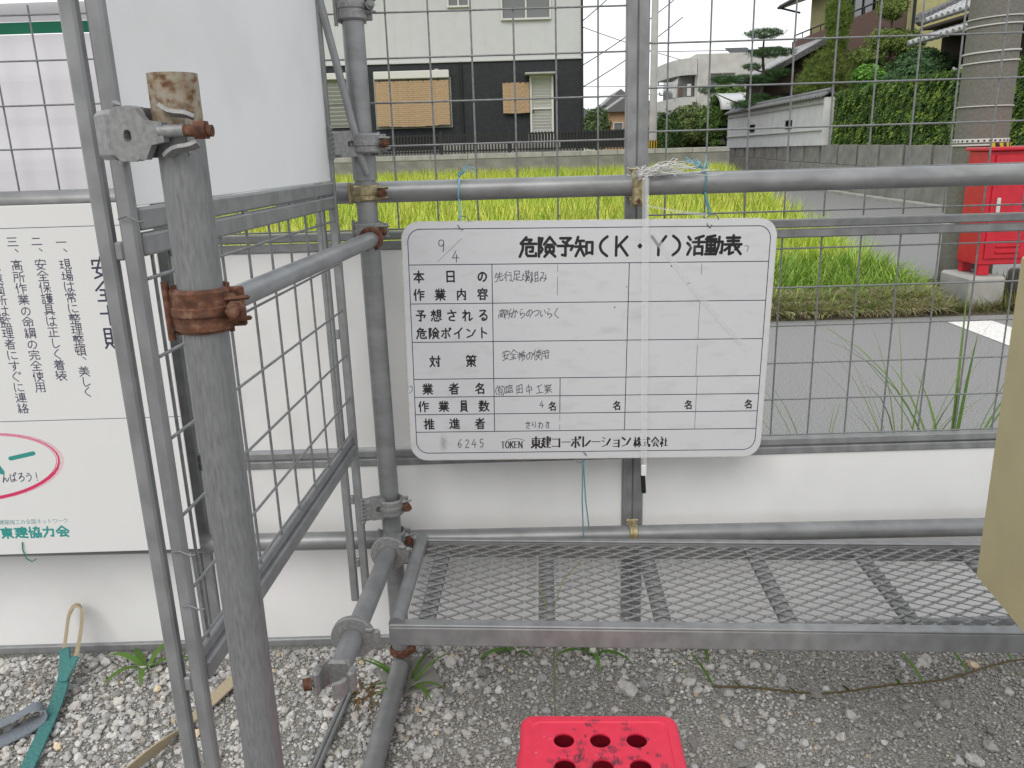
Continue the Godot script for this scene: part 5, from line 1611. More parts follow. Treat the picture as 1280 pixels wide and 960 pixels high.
# ---------------------------------------------------------------- buildings
func win(parent: Node, called: String, t: Transform3D, w: float, h: float, bars: int, frame: Material, glass: Material) -> void:
	var f := Shape.new()
	var e := 0.06
	f.bx(-w / 2 + e / 2, 0, 0, e, h, 0.1, 0.008)
	f.bx(w / 2 - e / 2, 0, 0, e, h, 0.1, 0.008)
	f.bx(0, h / 2 - e / 2, 0, w - 2 * e, e, 0.096, 0.008)
	f.bx(0, -h / 2 + e / 2, 0.012, w - 2 * e, e, 0.12, 0.008)
	for k in bars:
		f.bx(-w / 2 + w * (k + 1) / (bars + 1), 0, 0.002, 0.05, h - 2 * e, 0.07, 0.006)
	var o := put(called, f, frame, parent, t)
	for k in bars + 1:
		var g := Shape.new()
		var pw := w / (bars + 1) - 0.07
		g.bx(-w / 2 + w * (k + 0.5) / (bars + 1), 0, -0.02 + 0.012 * (k % 2), pw, h - 2 * e, 0.012)
		put("pane", g, glass, o)

func white_house() -> void:
	var t := thing("house", "white over black two storey house with bamboo blinds behind field", "house", Vector3(-1.7, 1.36, -28.0))
	var lo := Shape.new()
	lo.bx(0, 1.46, -4.0, 8.5, 2.92, 8.0, 0.01)
	put("lower_wall", lo, M["dark siding"], t)
	var up := Shape.new()
	up.bx(0, 4.5, -4.0, 8.52, 3.15, 8.04, 0.01)
	put("upper_wall", up, M["white siding"], t)
	var fo := Shape.new()
	fo.bx(0, 0.17, -4.0, 8.6, 0.34, 8.12, 0.01)
	put("foundation", fo, M["pale concrete"], t)
	# upright board joints of the upper siding
	var jt := Shape.new()
	jt.bx(0, 4.5, 0.0215, 0.012, 3.1, 0.006)
	var jm := jt.mesh()
	for k in 18:
		put("siding_joint", jm, M["white siding"], t, Transform3D(Basis(), Vector3(-4.1 + k * 0.4556 * 1.05, 0, 0)))
	var band := Shape.new()
	band.bx(0, 2.925, 0.01, 8.56, 0.07, 0.1, 0.01)
	put("band", band, M["white siding"], t)
	var trim := Shape.new()
	trim.bx(4.27, 3.0, 0.02, 0.07, 6.0, 0.09, 0.01)
	put("corner_trim", trim, M["dark trim"], t)
	var roof := Shape.new()
	for s in [-1.0, 1.0]:
		roof.box(Transform3D(Basis(Vector3.RIGHT, s * 0.42), Vector3(0, 6.95, -4.0 + s * 2.3)), Vector3(9.4, 0.2, 5.2), 0.03)
	put("roof", roof, M["roof tile"], t)
	win(t, "window", Transform3D(Basis(), Vector3(2.49, 4.63, 0.05)), 1.6, 1.1, 1, M["frame white"], M["grey glass"])
	win(t, "window", Transform3D(Basis(), Vector3(0.36, 4.95, 0.05)), 0.72, 0.9, 1, M["frame white"], M["grey glass"])
	# big roller shutter box with bamboo blind
	var a := put("window", _slatted(2.5, 1.55, 0.1, 14), M["shutter"], t, Transform3D(Basis(), Vector3(-1.24, 1.68, 0.05)))
	var box := Shape.new()
	box.bx(0, 0.86, 0.12, 2.42, 0.24, 0.2, 0.02)
	put("shutter_box", box, M["frame white"], a)
	_blind(t, Vector3(-1.24, 2.36, 0.2), 2.36, 1.36, 0.05)
	_blind(t, Vector3(2.11, 2.22, 0.12), 0.86, 0.93, 0.02)
	var b := put("window", _slatted(0.9, 1.5, 0.1, 12), M["shutter"], t, Transform3D(Basis(), Vector3(-3.65, 1.74, 0.05)))
	var box2 := Shape.new()
	box2.bx(0, 0.82, 0.1, 1.0, 0.2, 0.18, 0.02)
	put("shutter_box", box2, M["frame white"], b)
	# louvred side door under a small canopy
	var d := put("door", _slatted(0.68, 1.72, 0.09, 18), M["pale metal"], t, Transform3D(Basis(), Vector3(2.94, 1.52, 0.05)))
	var df := Shape.new()
	for x in [-0.35, 0.35]:
		df.bx(x, 0, 0.02, 0.07, 1.82, 0.12, 0.01)
	df.bx(0, 0.88, 0.02, 0.63, 0.07, 0.12, 0.01)
	df.bx(0, -0.12, 0.02, 0.63, 0.05, 0.12, 0.01)
	df.bx(0, -0.88, 0.02, 0.63, 0.07, 0.12, 0.01)
	put("door_frame", df, M["frame white"], d)
	var kn := Shape.new()
	kn.bx(-0.27, -0.2, 0.1, 0.03, 0.12, 0.05, 0.008)
	put("handle", kn, M["black metal"], d)
	var cp := Shape.new()
	cp.bx(2.9, 2.45, 0.28, 1.0, 0.07, 0.5, 0.02)
	put("canopy", cp, M["shutter"], t)
	for k in 9:
		var st := Shape.new()
		st.bx(2.5 + k * 0.1, 0.42, 0.35, 0.035, 0.5, 0.035)
		put("step_rail", st, M["frame white"], t)
	var lamp := Shape.new()
	lamp.bx(-0.43, 2.62, 0.08, 0.14, 0.18, 0.14, 0.02)
	put("wall_lamp", lamp, M["shutter"], t)
	var dp := Shape.new()
	dp.tube([Vector3(0.35, 2.9, 0.06), Vector3(0.35, 0.1, 0.06)], 0.035, 8)
	put("downpipe", dp, M["dark trim"], t)

func _slatted(w: float, h: float, step: float, n: int) -> Shape:
	var s := Shape.new()
	s.bx(0, 0, -0.02, w, h, 0.03)
	for k in n:
		s.box(Transform3D(Basis(Vector3.RIGHT, 0.5), Vector3(0, -h / 2 + (k + 0.5) * h / n, 0.012)), Vector3(w - 0.06, h / n * 0.9, 0.014), 0.0)
	return s

# a hanging bamboo blind with a slightly uneven foot
func _blind(parent: Node, top: Vector3, w: float, h: float, sag: float) -> void:
	var s := Shape.new()
	var n := 22
	for k in n:
		var y := -h * (k + 0.5) / n
		var rows := 6
		for i in rows:
			var x := -w / 2 + w * (i + 0.5) / rows
			var dip := -sag * sin(PI * (i + 0.5) / rows) * k / n
			s.bx(x, y + dip, 0.06 * k / n + 0.006 * sin(k * 1.7 + i), w / rows * 1.01, h / n * 0.92, 0.012)
	var o := put("bamboo_blind", s, M["bamboo blind"], parent, Transform3D(Basis(), top))
	var c := Shape.new()
	for k in 5:
		c.bx(-w / 2 + w * (k + 0.3) / 5.0, 0.03, 0.01, 0.03, 0.1, 0.03)
	put("hook", c, M["dark trim"], o)

func field_wall() -> void:
	var t := thing("garden_wall", "low grey block wall at far side of rice field", "wall", Vector3(-3.0, 0, -27.1))
	var s := Shape.new()
	s.bx(0, 0.62, 0, 20.4, 1.24, 0.16, 0.01)
	put("wall_body", s, M["concrete"], t)
	for k in 17:
		var c := Shape.new()
		c.bx(0, 0, 0, 1.19, 0.16, 0.2, 0.015)
		put("coping", c, M["pale concrete"], t, Transform3D(Basis(), Vector3(-9.6 + k * 1.2, 1.322, 0)))
	var f := thing("black_fence", "low black slatted fence on top of grey block wall", "fence", Vector3(-6.4, 1.402, -27.12))
	var slat := Shape.new()
	slat.bx(0, 0.33, 0, 0.052, 0.6, 0.02, 0.003)
	var m := slat.mesh()
	for k in 110:
		put("slat", m, M["black metal"], f, Transform3D(Basis(), Vector3(k * 0.1, 0, 0)))
	for y in [0.1, 0.58]:
		var r := Shape.new()
		r.bx(5.45, y, -0.03, 11.0, 0.05, 0.03, 0.004)
		put("rail", r, M["black metal"], f)
	var back := Shape.new()
	back.bx(2.2, 0.36, -0.06, 4.4, 0.42, 0.012)
	put("back_panel", back, M["black metal"], f)
	var back2 := Shape.new()
	back2.bx(9.6, 0.36, -0.06, 2.8, 0.5, 0.012)
	put("back_panel", back2, M["black metal"], f)
	for k in 6:
		var p := Shape.new()
		p.bx(k * 2.18, 0.36, -0.02, 0.07, 0.72, 0.07, 0.006)
		put("fence_post", p, M["black metal"], f)

func street_wall() -> void:
	var t := thing("retaining_wall", "weathered grey concrete retaining wall along the side road", "wall", Vector3(9.1, 0, -9.0))
	var n := 0
	var d := 9.0
	while d < 35.0:
		var w := 1.3
		var y0 := rise(d + w / 2)
		var top := garden_y(d + w / 2)
		var split := y0 + (top - y0) * 0.58
		var lo := Shape.new()
		lo.bx(0.16, (y0 - 0.1 + split) / 2, -(d - 9.0) - w / 2, 0.3, split - y0 + 0.1, w - 0.006, 0.006)
		put("lower_block", lo, M["concrete"], t)
		var up := Shape.new()
		up.bx(0.2, (split + top) / 2 + 0.004, -(d - 9.0) - w / 2, 0.22, top - split - 0.008, w - 0.14, 0.01)
		put("upper_panel", up, M["concrete"], t)
		var pil := Shape.new()
		pil.bx(0.21, (split + top) / 2 + 0.002, -(d - 9.0) - w, 0.18, top - split - 0.004, 0.136)
		put("joint_post", pil, M["stained concrete"], t)
		d += w
		n += 1
	var ret := Shape.new()
	ret.bx(2.1, 0.85, -26.2, 3.6, 1.3, 0.24, 0.01)
	put("return_wall", ret, M["stained concrete"], t)
	# plaster wall with a tiled coping
	var p := thing("plaster_wall", "white plaster garden wall with grey tiled coping and two small openings", "wall", Vector3(9.12, 1.35, -24.4))
	var l := 10.4
	var yb := 0.04
	var b := Shape.new()
	var holes := [[2.9, 0.62], [6.9, 0.62]]
	# wall pieces left standing between the openings
	var cuts := [0.0, holes[0][0] - 0.3, holes[0][0] + 0.3, holes[1][0] - 0.3, holes[1][0] + 0.3, l]
	for k in 5:
		var z0: float = cuts[k]
		var z1: float = cuts[k + 1]
		if k % 2 == 0:
			b.bx(0.17, 0.66, -(z0 + z1) / 2, 0.3, 1.32, z1 - z0 - 0.001)
		else:
			b.bx(0.17, 0.27, -(z0 + z1) / 2, 0.3, 0.54, z1 - z0)
			b.bx(0.17, 1.06, -(z0 + z1) / 2, 0.3, 0.52, z1 - z0)
	put("wall_body", b, M["plaster"], p)
	for y in [0.42, 1.16]:
		var g := Shape.new()
		g.bx(-0.005, y, -l / 2, 0.05, 0.03, l, 0.004)
		put("moulding", g, M["shutter"], p)
	for q in holes:
		var f := Shape.new()
		for s in [-1.0, 1.0]:
			f.bx(0.1, 0.67, -q[0] + s * 0.28, 0.2, 0.26, 0.04)
			f.bx(0.1, 0.67 + s * 0.12, -q[0], 0.2, 0.03, 0.52)
		f.bx(0.2, 0.67, -q[0], 0.02, 0.22, 0.5)
		put("opening_frame", f, M["dark trim"], p)
	for k in 42:
		var r := Shape.new()
		var z := -0.05 - k * 0.2465
		for s in [-1.0, 1.0]:
			r.tube([Vector3(0.17 + s * 0.3, 1.33, z), Vector3(0.17, 1.47, z)], 0.05, 8)
		put("tile_roll", r, M["roof tile"], p)
	var cp := Shape.new()
	for s in [-1.0, 1.0]:
		cp.box(Transform3D(Basis(Vector3.BACK, -s * 0.43), Vector3(0.17 + s * 0.15, 1.385, -l / 2)), Vector3(0.34, 0.05, l + 0.1), 0.006)
	put("tile_bed", cp, M["roof tile"], p)
	var rd := Shape.new()
	rd.tube([Vector3(0.17, 1.5, 0.12), Vector3(0.17, 1.5, -l - 0.1)], 0.075, 10)
	put("ridge", rd, M["roof tile"], p)

# rows of round tiles running up a slope from the eave to the top
func tile_roof(t: Node, called: String, e0: Vector3, e1: Vector3, up: Vector3, gap: float, m: Material) -> void:
	var along := e1 - e0
	var n := int(along.length() / gap)
	var bed := Shape.new()
	var nn := along.cross(up).normalized()
	if nn.y < 0: nn = -nn
	bed.box(Transform3D(Basis(along.normalized(), nn, along.normalized().cross(nn)), e0 + along / 2 + up / 2), Vector3(along.length(), 0.06, up.length()), 0.01)
	var b := put(called, bed, M["roof tile"], t)
	var steps := maxi(2, int(up.length() / 0.3))
	for i in n:
		var s := Shape.new()
		var p := e0 + along * (i + 0.5) / n + nn * 0.04
		for j in steps:
			s.tube([p + up * float(j) / steps, p + up * float(j + 1) / steps], [gap * 0.3, gap * 0.24], 8)
		put("tile_row", s, m, b)

func hillside_houses() -> void:
	# yellow house: its long side faces the side road, its near end faces us
	var t := thing("house", "cream yellow house with brown brick balcony above the garden", "house", Vector3(12.3, 1.4, -26.2))
	var lo := Shape.new()
	lo.bx(3.5, 2.1, -5.6, 7.0, 4.2, 10.4, 0.01)
	put("brick_storey", lo, M["brick wall"], t)
	var up := Shape.new()
	up.bx(4.0, 4.5, -5.4, 6.9, 3.0, 9.8, 0.01)
	put("upper_storey", up, M["cream wall"], t)
	var en := Shape.new()
	en.bx(3.6, 3.0, -0.2, 7.2, 6.0, 0.5, 0.01)
	put("end_wall", en, M["cream wall"], t)
	var rl := Shape.new()
	rl.tube([Vector3(0.05, 4.42, -0.6), Vector3(0.05, 4.42, -10.7)], 0.03, 8)
	for k in 11:
		rl.bx(0.05, 4.3, -0.7 - k, 0.03, 0.24, 0.03)
	put("balcony_rail", rl, M["dark trim"], t)
	var ro := Shape.new()
	ro.box(Transform3D(Basis(Vector3.BACK, 0.3), Vector3(2.3, 6.5, -5.4)), Vector3(5.6, 0.18, 12.4), 0.02)
	ro.box(Transform3D(Basis(Vector3.BACK, -0.3), Vector3(6.6, 6.5, -5.4)), Vector3(4.0, 0.18, 12.4), 0.02)
	put("roof", ro, M["roof tile"], t)
	var gt := Shape.new()
	gt.tube([Vector3(-0.4, 5.66, 0.7), Vector3(-0.4, 5.66, -11.6)], 0.06, 8)
	gt.tube([Vector3(-0.38, 5.6, -11.3), Vector3(0.2, 5.3, -10.6)], 0.04, 8)
	gt.tube([Vector3(-0.04, 5.6, 0.1), Vector3(-0.04, 0.2, 0.1)], 0.05, 8)
	put("gutter", gt, M["dark trim"], t)
	var side := Basis(Vector3.UP, -PI / 2)
	win(t, "window", Transform3D(side, Vector3(0.52, 4.75, -5.0)), 1.9, 1.5, 1, M["dark trim"], M["grey glass"])
	win(t, "window", Transform3D(side, Vector3(0.52, 4.7, -8.0)), 0.9, 1.1, 0, M["dark trim"], M["window glass"])
	win(t, "window", Transform3D(side, Vector3(0.52, 4.85, -2.6)), 0.5, 0.5, 0, M["dark trim"], M["window glass"])
	var ac := Shape.new()
	ac.bx(0.3, 4.75, -1.4, 0.35, 0.6, 0.8, 0.03)
	put("air_conditioner", ac, M["frame white"], t)
	# brown house with a steep tiled roof
	var c := thing("house", "brown house with steep grey tiled roof behind the pine", "house", Vector3(10.05, 1.5, -33.2))
	var w := Shape.new()
	w.bx(1.05, 1.2, -1.2, 2.1, 2.4, 2.4, 0.01)
	w.slab(PackedVector2Array([Vector2(-0.02, 2.39), Vector2(2.12, 2.39), Vector2(2.12, 3.5)]), -0.1, -0.3)
	put("wall", w, M["old wood"], c)
	tile_roof(c, "roof", Vector3(-0.5, 2.3, 0.45), Vector3(-0.5, 2.3, -2.6), Vector3(2.65, 1.4, 0), 0.27, M["silver tile"])
	var vg := Shape.new()
	vg.box(Transform3D(Basis(Vector3.BACK, 0.475), Vector3(0.83, 2.96, 0.47)), Vector3(3.0, 0.2, 0.1), 0.01)
	put("verge_board", vg, M["roof tile"], c)
	win(c, "window", Transform3D(Basis(), Vector3(1.1, 1.55, 0.05)), 0.8, 0.6, 1, M["dark trim"], M["window glass"])
	# traditional house with silver tiles at the right
	var h := thing("house", "dark wooden house with silver tiled eaves beside utility pole", "house", Vector3(11.0, 1.25, -14.0))
	var hw := Shape.new()
	hw.bx(2.4, 1.45, -4.2, 4.2, 2.9, 8.4, 0.01)
	put("wall", hw, M["old wood"], h)
	tile_roof(h, "upper_roof", Vector3(-0.1, 3.05, 0.8), Vector3(-0.1, 3.05, -8.9), Vector3(2.2, 0.95, 0), 0.27, M["silver tile"])
	tile_roof(h, "lower_roof", Vector3(-0.55, 2.5, 0.5), Vector3(-0.55, 2.5, -8.5), Vector3(0.95, 0.34, 0), 0.27, M["silver tile"])
	var rg := Shape.new()
	rg.bx(2.15, 4.15, -4.05, 0.3, 0.34, 9.6, 0.05)
	rg.box(Transform3D(Basis(Vector3.BACK, 0.4), Vector3(1.0, 3.62, -8.85)), Vector3(2.5, 0.3, 0.24), 0.05)
	rg.bx(-0.05, 3.2, -8.85, 0.25, 0.3, 0.3, 0.06)
	put("ridge", rg, M["roof tile"], h)
	var so := Shape.new()
	so.bx(0.5, 2.92, -4.0, 1.3, 0.06, 9.4)
	put("soffit", so, M["old wood"], h)
	# pale garden rocks by that house
	var q := Shape.new()
	var f := noise(0.9, 2, 44)
	var rows := 9
	var cols := 14
	for i in rows:
		for j in cols:
			var pt := func(a: int, b: int) -> Vector3:
				var th := PI * a / rows
				var ph := TAU * (b % cols) / cols
				var d := Vector3(sin(th) * cos(ph), cos(th), sin(th) * sin(ph))
				return d * (1.0 + 0.4 * f.get_noise_3dv(d * 1.4)) * Vector3(1, 1.1, 0.9)
			q.out([pt.call(i, j), pt.call(i + 1, j), pt.call(i + 1, j + 1), pt.call(i, j + 1)], Vector3.ZERO)
	var qm := q.mesh()
	for k in [[10.05, 2.75, -18.6, 0.22, "topmost pale garden rock showing beside the utility pole"], [9.95, 2.6, -18.9, 0.26, "broad pale garden rock over the hedge by the utility pole"], [9.8, 2.62, -19.9, 0.17, "small round pale garden rock resting over the hedge"], [10.05, 3.05, -18.3, 0.2, "upright pale garden rock against the dark wooden house"]]:
		var stone := put("garden_rock", qm, M["pale rock"], self, Transform3D(Basis(Vector3.UP, k[0] * 7.0).scaled(Vector3.ONE * k[3]), Vector3(k[0], k[1], k[2])))
		tag(stone, k[4], "rock", "pale garden rocks")
	var mound := Shape.new()
	mound.box(Transform3D(Basis(), Vector3(10.45, 1.85, -18.9)), Vector3(0.8, 1.3, 2.4), 0.3)
	tag(put("garden_mound", mound, M["soil"], self), "dark earth bank behind hedge carrying the pale rocks", "bank")

func far_things() -> void:
	# apartment block
	var t := thing("apartment_block", "off white two storey apartment block beyond the pine", "building", Vector3(9.7, 0.9, -50.0))
	var a := Shape.new()
	a.bx(4.3, 2.85, -4.0, 5.7, 5.7, 8.0, 0.02)
	put("main_block", a, M["apartment wall"], t)
	var w := Shape.new()
	var pts := PackedVector2Array()
	for k in 9:
		var an := PI * 0.5 + k / 8.0 * PI * 0.5
		pts.append(Vector2(1.0 + cos(an) * 1.0, -5.0 - 0.2 + sin(an) * 5.0 + 0.6))
	pts.append(Vector2(1.44, -5.0))
	pts.append(Vector2(1.44, 0.4))
	var lay := Transform3D(Basis(Vector3.RIGHT, Vector3(0, 0, 1), Vector3(0, 1, 0)), Vector3.ZERO)
	w.slab(pts, 0.0, 3.35, lay)
	w.slab(pts, 4.55, 5.45, lay)
	put("stair_wing", w, M["apartment wall"], t)
	var inn := Shape.new()
	inn.bx(0.95, 3.95, -2.6, 0.9, 1.2, 4.6)
	put("recess", inn, M["grey glass"], t)
	for q in [[0.25, 0.5, 0.22, "frame white"], [0.55, 0.35, 0.2, "brick wall"], [0.95, 0.4, 0.22, "frame white"]]:
		var ln := Shape.new()
		ln.bx(q[0] + 0.12, 3.75, 0.15 - (1.0 - q[0]) * 0.9, q[2], q[1] + 0.25, 0.05, 0.01)
		put("laundry", ln, M[q[3]], t)
	win(t, "window", Transform3D(Basis(), Vector3(3.0, 4.2, 0.05)), 1.5, 0.9, 1, M["shutter"], M["grey glass"])
	win(t, "window", Transform3D(Basis(), Vector3(5.6, 4.2, 0.05)), 1.3, 0.9, 1, M["shutter"], M["grey glass"])
	var dp := Shape.new()
	dp.tube([Vector3(1.6, 5.5, 0.06), Vector3(1.6, 0.2, 0.06)], 0.06, 8)
	put("downpipe", dp, M["frame white"], t)
	for q in [[4.2, 1.3], [6.2, 1.4]]:
		var sp := Shape.new()
		sp.box(Transform3D(Basis(Vector3.RIGHT, 0.3), Vector3(q[0], 5.9, -1.0)), Vector3(q[1], 0.06, 1.6), 0.01)
		sp.bx(q[0], 5.78, -1.3, q[1] * 0.6, 0.2, 0.1)
		put("solar_panel", sp, M["dark trim"], t)
	# curved frosted carport roof
	var c := thing("carport", "curved frosted white carport roof behind the plaster wall", "carport", Vector3(9.3, 0.6, -37.0))
	var pl := Shape.new()
	var n := 10
	for k in n:
		var p0 := Vector2(-1.6 + 1.9 * sin(PI * 0.5 * k / n), 2.35 + 0.75 * cos(PI * 0.5 * k / n))
		var p1 := Vector2(-1.6 + 1.9 * sin(PI * 0.5 * (k + 1) / n), 2.35 + 0.75 * cos(PI * 0.5 * (k + 1) / n))
		var nn := Vector3(0, p0.x - p1.x, 0).normalized()
		var dv := Vector3(0, p1.y - p0.y, p1.x - p0.x).normalized()
		nn = Vector3.RIGHT.cross(dv)
		if nn.y < 0: nn = -nn
		pl.box(Transform3D(Basis(Vector3.RIGHT, nn, Vector3.RIGHT.cross(nn)), Vector3(1.75, (p0.y + p1.y) / 2, (p0.x + p1.x) / 2)), Vector3(3.5, 0.02, p0.distance_to(p1) * 1.02), 0.0)
	put("roof_sheet", pl, M["frosted roof"], c)
	for x in [0.02, 1.2, 2.4, 3.48]:
		var r := Shape.new()
		var rp := []
		for k in n + 1:
			rp.append(Vector3(x, 2.38 + 0.75 * cos(PI * 0.5 * k / n), -1.6 + 1.9 * sin(PI * 0.5 * k / n)))
		r.tube(rp, 0.035, 6)
		put("rib", r, M["shutter"], c)
	for x in [0.6, 2.9]:
		var po := Shape.new()
		po.bx(x, 1.5, -1.6, 0.1, 3.1, 0.1, 0.01)
		put("post", po, M["shutter"], c)
	# utility pole with striped guard at the end of the side road
	utility_pole("utility_pole", "pale utility pole with yellow and black striped foot seen past fence post", Vector3(6.99, 0.64, -40.0), 0.19, 11.0, 1.15, false)
	utility_pole("utility_pole", "thin distant utility pole with crossarms left of the apartment block", Vector3(15.9, 1.05, -84.0), 0.16, 7.4, 0.0, true)
	var lines := [[Vector3(2.0, 4.6, -44), Vector3(9.5, 9.2, -46), "power line sloping up to fence post, middle of the three steep ones"], [Vector3(2.0, 3.6, -44), Vector3(9.5, 8.0, -46), "power line sloping up to fence post, lowest of the three steep ones"], [Vector3(2.0, 6.3, -44), Vector3(8.0, 11.2, -46), "power line sloping up to fence post, topmost of the three steep ones"], [Vector3(2.0, 5.2, -60), Vector3(20.0, 5.6, -60), "lower of two level power lines beside the white house"], [Vector3(2.0, 5.9, -60), Vector3(20.0, 6.0, -60), "upper of two level power lines beside the white house"], [Vector3(2.0, 9.2, -50), Vector3(20, 6.8, -70), "power line falling to the right beside white house corner"], [Vector3(5, 8.0, -60), Vector3(40, 8.2, -60), "level power line high over the apartment block"]]
	for q in lines:
		var s := Shape.new()
		var pts2 := []
		for i in 11:
			var f := i / 10.0
			pts2.append(q[0].lerp(q[1], f) - Vector3(0, 1.2 * f * (1.0 - f), 0))
		s.tube(pts2, 0.026, 5, false)
		tag(put("power_line", s, M["insulator"], self), q[2], "power line", "overhead power lines")
	# far houses
	for q in [[Vector3(7.35, 1.05, -60), 3.4, 3.0, "tan wall", "small tan walled house far off at end of field"], [Vector3(3.6, 1.05, -72), 4.2, 3.1, "apartment wall", "pale far house with grey roof beside white house corner"], [Vector3(9.0, 1.05, -75), 2.4, 4.2, "apartment wall", "tall pale far house seen behind the fence post"], [Vector3(13.0, 1.05, -82), 4.0, 3.2, "apartment wall", "low pale far house beside the striped utility pole"]]:
		var h := thing("house", q[4], "house", q[0], 0.0, "houses far beyond the field")
		var b := Shape.new()
		b.bx(q[1] / 2, q[2] / 2, -3, q[1], q[2], 6, 0.02)
		put("wall", b, M[q[3]], h)
		var r := Shape.new()
		r.slab(PackedVector2Array([Vector2(-0.4, q[2] - 0.05), Vector2(q[1] + 0.4, q[2] - 0.05), Vector2(q[1] / 2, q[2] + 1.3)]), 0.4, -6.4)
		put("roof", r, M["roof tile"], h)
		win(h, "window", Transform3D(Basis(), Vector3(q[1] * 0.55, q[2] * 0.6, 0.05)), 1.1, 0.9, 1, M["frame white"], M["grey glass"])
		win(h, "window", Transform3D(Basis(), Vector3(q[1] * 0.2, q[2] * 0.6, 0.05)), 0.7, 0.9, 0, M["frame white"], M["grey glass"])

func utility_pole(called: String, label: String, at: Vector3, r: float, tall: float, guard: float, arms: bool) -> Node3D:
	var t := thing(called, label, "utility pole", at, 0.0, "utility poles")
	var s := Shape.new()
	s.tube([Vector3.ZERO, Vector3(0, tall, 0)], [r, r * 0.72], 20)
	put("shaft", s, M["pole concrete"] if guard != 1.15 else M["apartment wall"], t)
	if guard > 0.0:
		var g := Shape.new()
		g.tube([Vector3(0, 0.1, 0), Vector3(0, guard, 0)], r + 0.012, 20)
		var o := put("guard", g, M["black plastic"], t)
		for k in 10:
			var y := Shape.new()
			y.band(Vector3(0, guard / 2 + 0.05, 0), Vector3.RIGHT, Vector3.BACK, r + 0.013, r + 0.018, guard - 0.12, TAU * k / 10.0, TAU * k / 10.0 + 0.3, 3)
			put("stripe", y, M["yellow band"], o)
	if arms:
		for q in [[0.3, 1.8], [1.1, 1.6], [2.0, 1.3], [2.9, 2.0]]:
			var a := Shape.new()
			a.bx(0, tall - q[0], r, q[1], 0.1, 0.1, 0.01)
			for k in 3:
				a.tube([Vector3(-q[1] / 2 + q[1] * k / 2.0, tall - q[0], r), Vector3(-q[1] / 2 + q[1] * k / 2.0, tall - q[0] + 0.3, r)], 0.06, 6)
			put("crossarm", a, M["insulator"], t)
		var tr := Shape.new()
		tr.tube([Vector3(0.5, tall - 2.6, 0.3), Vector3(0.5, tall - 1.7, 0.3)], 0.3, 10)
		put("transformer", tr, M["insulator"], t)
	return t

func roadside() -> void:
	var t := utility_pole("utility_pole", "thick concrete utility pole behind the red cabinet", Vector3(4.2, 0.02, -7.45), 0.222, 11.0, 0.0, false)
	for q in [[0.62, 0.012], [1.30, 0.014], [1.62, 0.008], [1.98, 0.010], [2.06, 0.012], [2.27, 0.010], [2.33, 0.008]]:
		var b := Shape.new()
		var tilt := Basis(Vector3.BACK, 0.05 if q[0] > 1.9 else 0.0)
		b.band(Vector3(0, q[0], 0), tilt * Vector3.RIGHT, Vector3.BACK, 0.21, 0.229 - q[0] * 0.0056 + 0.006, q[1], 0, TAU, 28)
		put("strap_ring", b, M["pale metal"], t)
	var pb := Shape.new()
	pb.band(Vector3(0, 1.335, 0), Vector3.RIGHT, Vector3.BACK, 0.21, 0.2245, 0.034, 0, TAU, 28)
	var band := put("perforated_band", pb, M["pale metal"], t)
	for k in 32:
		var hole := Shape.new()
		var a := TAU * k / 32.0
		hole.tube([Vector3(cos(a) * 0.222, 1.335, sin(a) * 0.222), Vector3(cos(a) * 0.2252, 1.335, sin(a) * 0.2252)], 0.009, 8)
		put("hole", hole, M["black plastic"], band)
	var gd := Shape.new()
	gd.band(Vector3(0, 1.24, 0), Vector3.RIGHT, Vector3.BACK, 0.222, 0.232, 0.15, 0.4, 1.75, 16)
	var guard := put("guard", gd, M["black plastic"], t)
	for k in 4:
		var y := Shape.new()
		for i in 12:
			y.band(Vector3(0, 1.172 + i * 0.0125, 0), Vector3.RIGHT, Vector3.BACK, 0.2325, 0.2345, 0.0128, 0.42 + k * 0.34 + i * 0.014, 0.58 + k * 0.34 + i * 0.014, 2)
		put("stripe", y, M["yellow band"], guard)
	# red cabinet on a concrete block
	var c := thing("red_cabinet", "red steel roadside cabinet on short legs before the utility pole", "cabinet", Vector3(3.94, 0.262, -7.14))
	var w := 0.72
	var d := 0.34
	var m: Material = M["red paint"]
	var s := Shape.new()
	s.bx(w / 2, 0.55, d / 2, w, 0.92, d, 0.006)
	put("body", s, m, c)
	var lid := Shape.new()
	lid.bx(w / 2, 1.026, d / 2 + 0.01, w + 0.05, 0.03, d + 0.06, 0.008)
	put("lid", lid, m, c)
	var dr := Shape.new()
	dr.bx(w / 2 + 0.01, 0.56, d + 0.008, w - 0.05, 0.84, 0.014, 0.004)
	var door := put("door", dr, m, c)
	for k in 3:
		var lv := Shape.new()
		lv.box(Transform3D(Basis(Vector3.RIGHT, 0.5), Vector3(0.22, 0.29 - 0.05 * k, d + 0.019)), Vector3(0.2, 0.022, 0.012), 0.003)
		put("louvre", lv, m, door)
	var hd := Shape.new()
	hd.bx(0.09, 0.58, d + 0.026, 0.03, 0.12, 0.022, 0.006)
	put("handle", hd, M["pale metal"], door)
	var pn := Shape.new()
	pn.bx(w * 0.72, 0.62, d + 0.018, 0.28, 0.3, 0.006, 0.002)
	put("raised_panel", pn, m, door)
	for x in [0.06, w - 0.06]:
		for z in [0.04, d - 0.04]:
			var lg := Shape.new()
			lg.bx(x, 0.045, z, 0.09, 0.09, 0.06, 0.004)
			put("leg", lg, m, c)
	for q in [[4.0, "grey concrete footing block under left legs of red cabinet"], [4.6, "grey concrete footing block under right legs of red cabinet"]]:
		var bl := Shape.new()
		bl.bx(q[0], 0.115, -6.97, 0.3, 0.29, 0.5, 0.02)
		tag(put("concrete_block", bl, M["pale concrete"], self), q[1], "block", "footings of the cabinet")

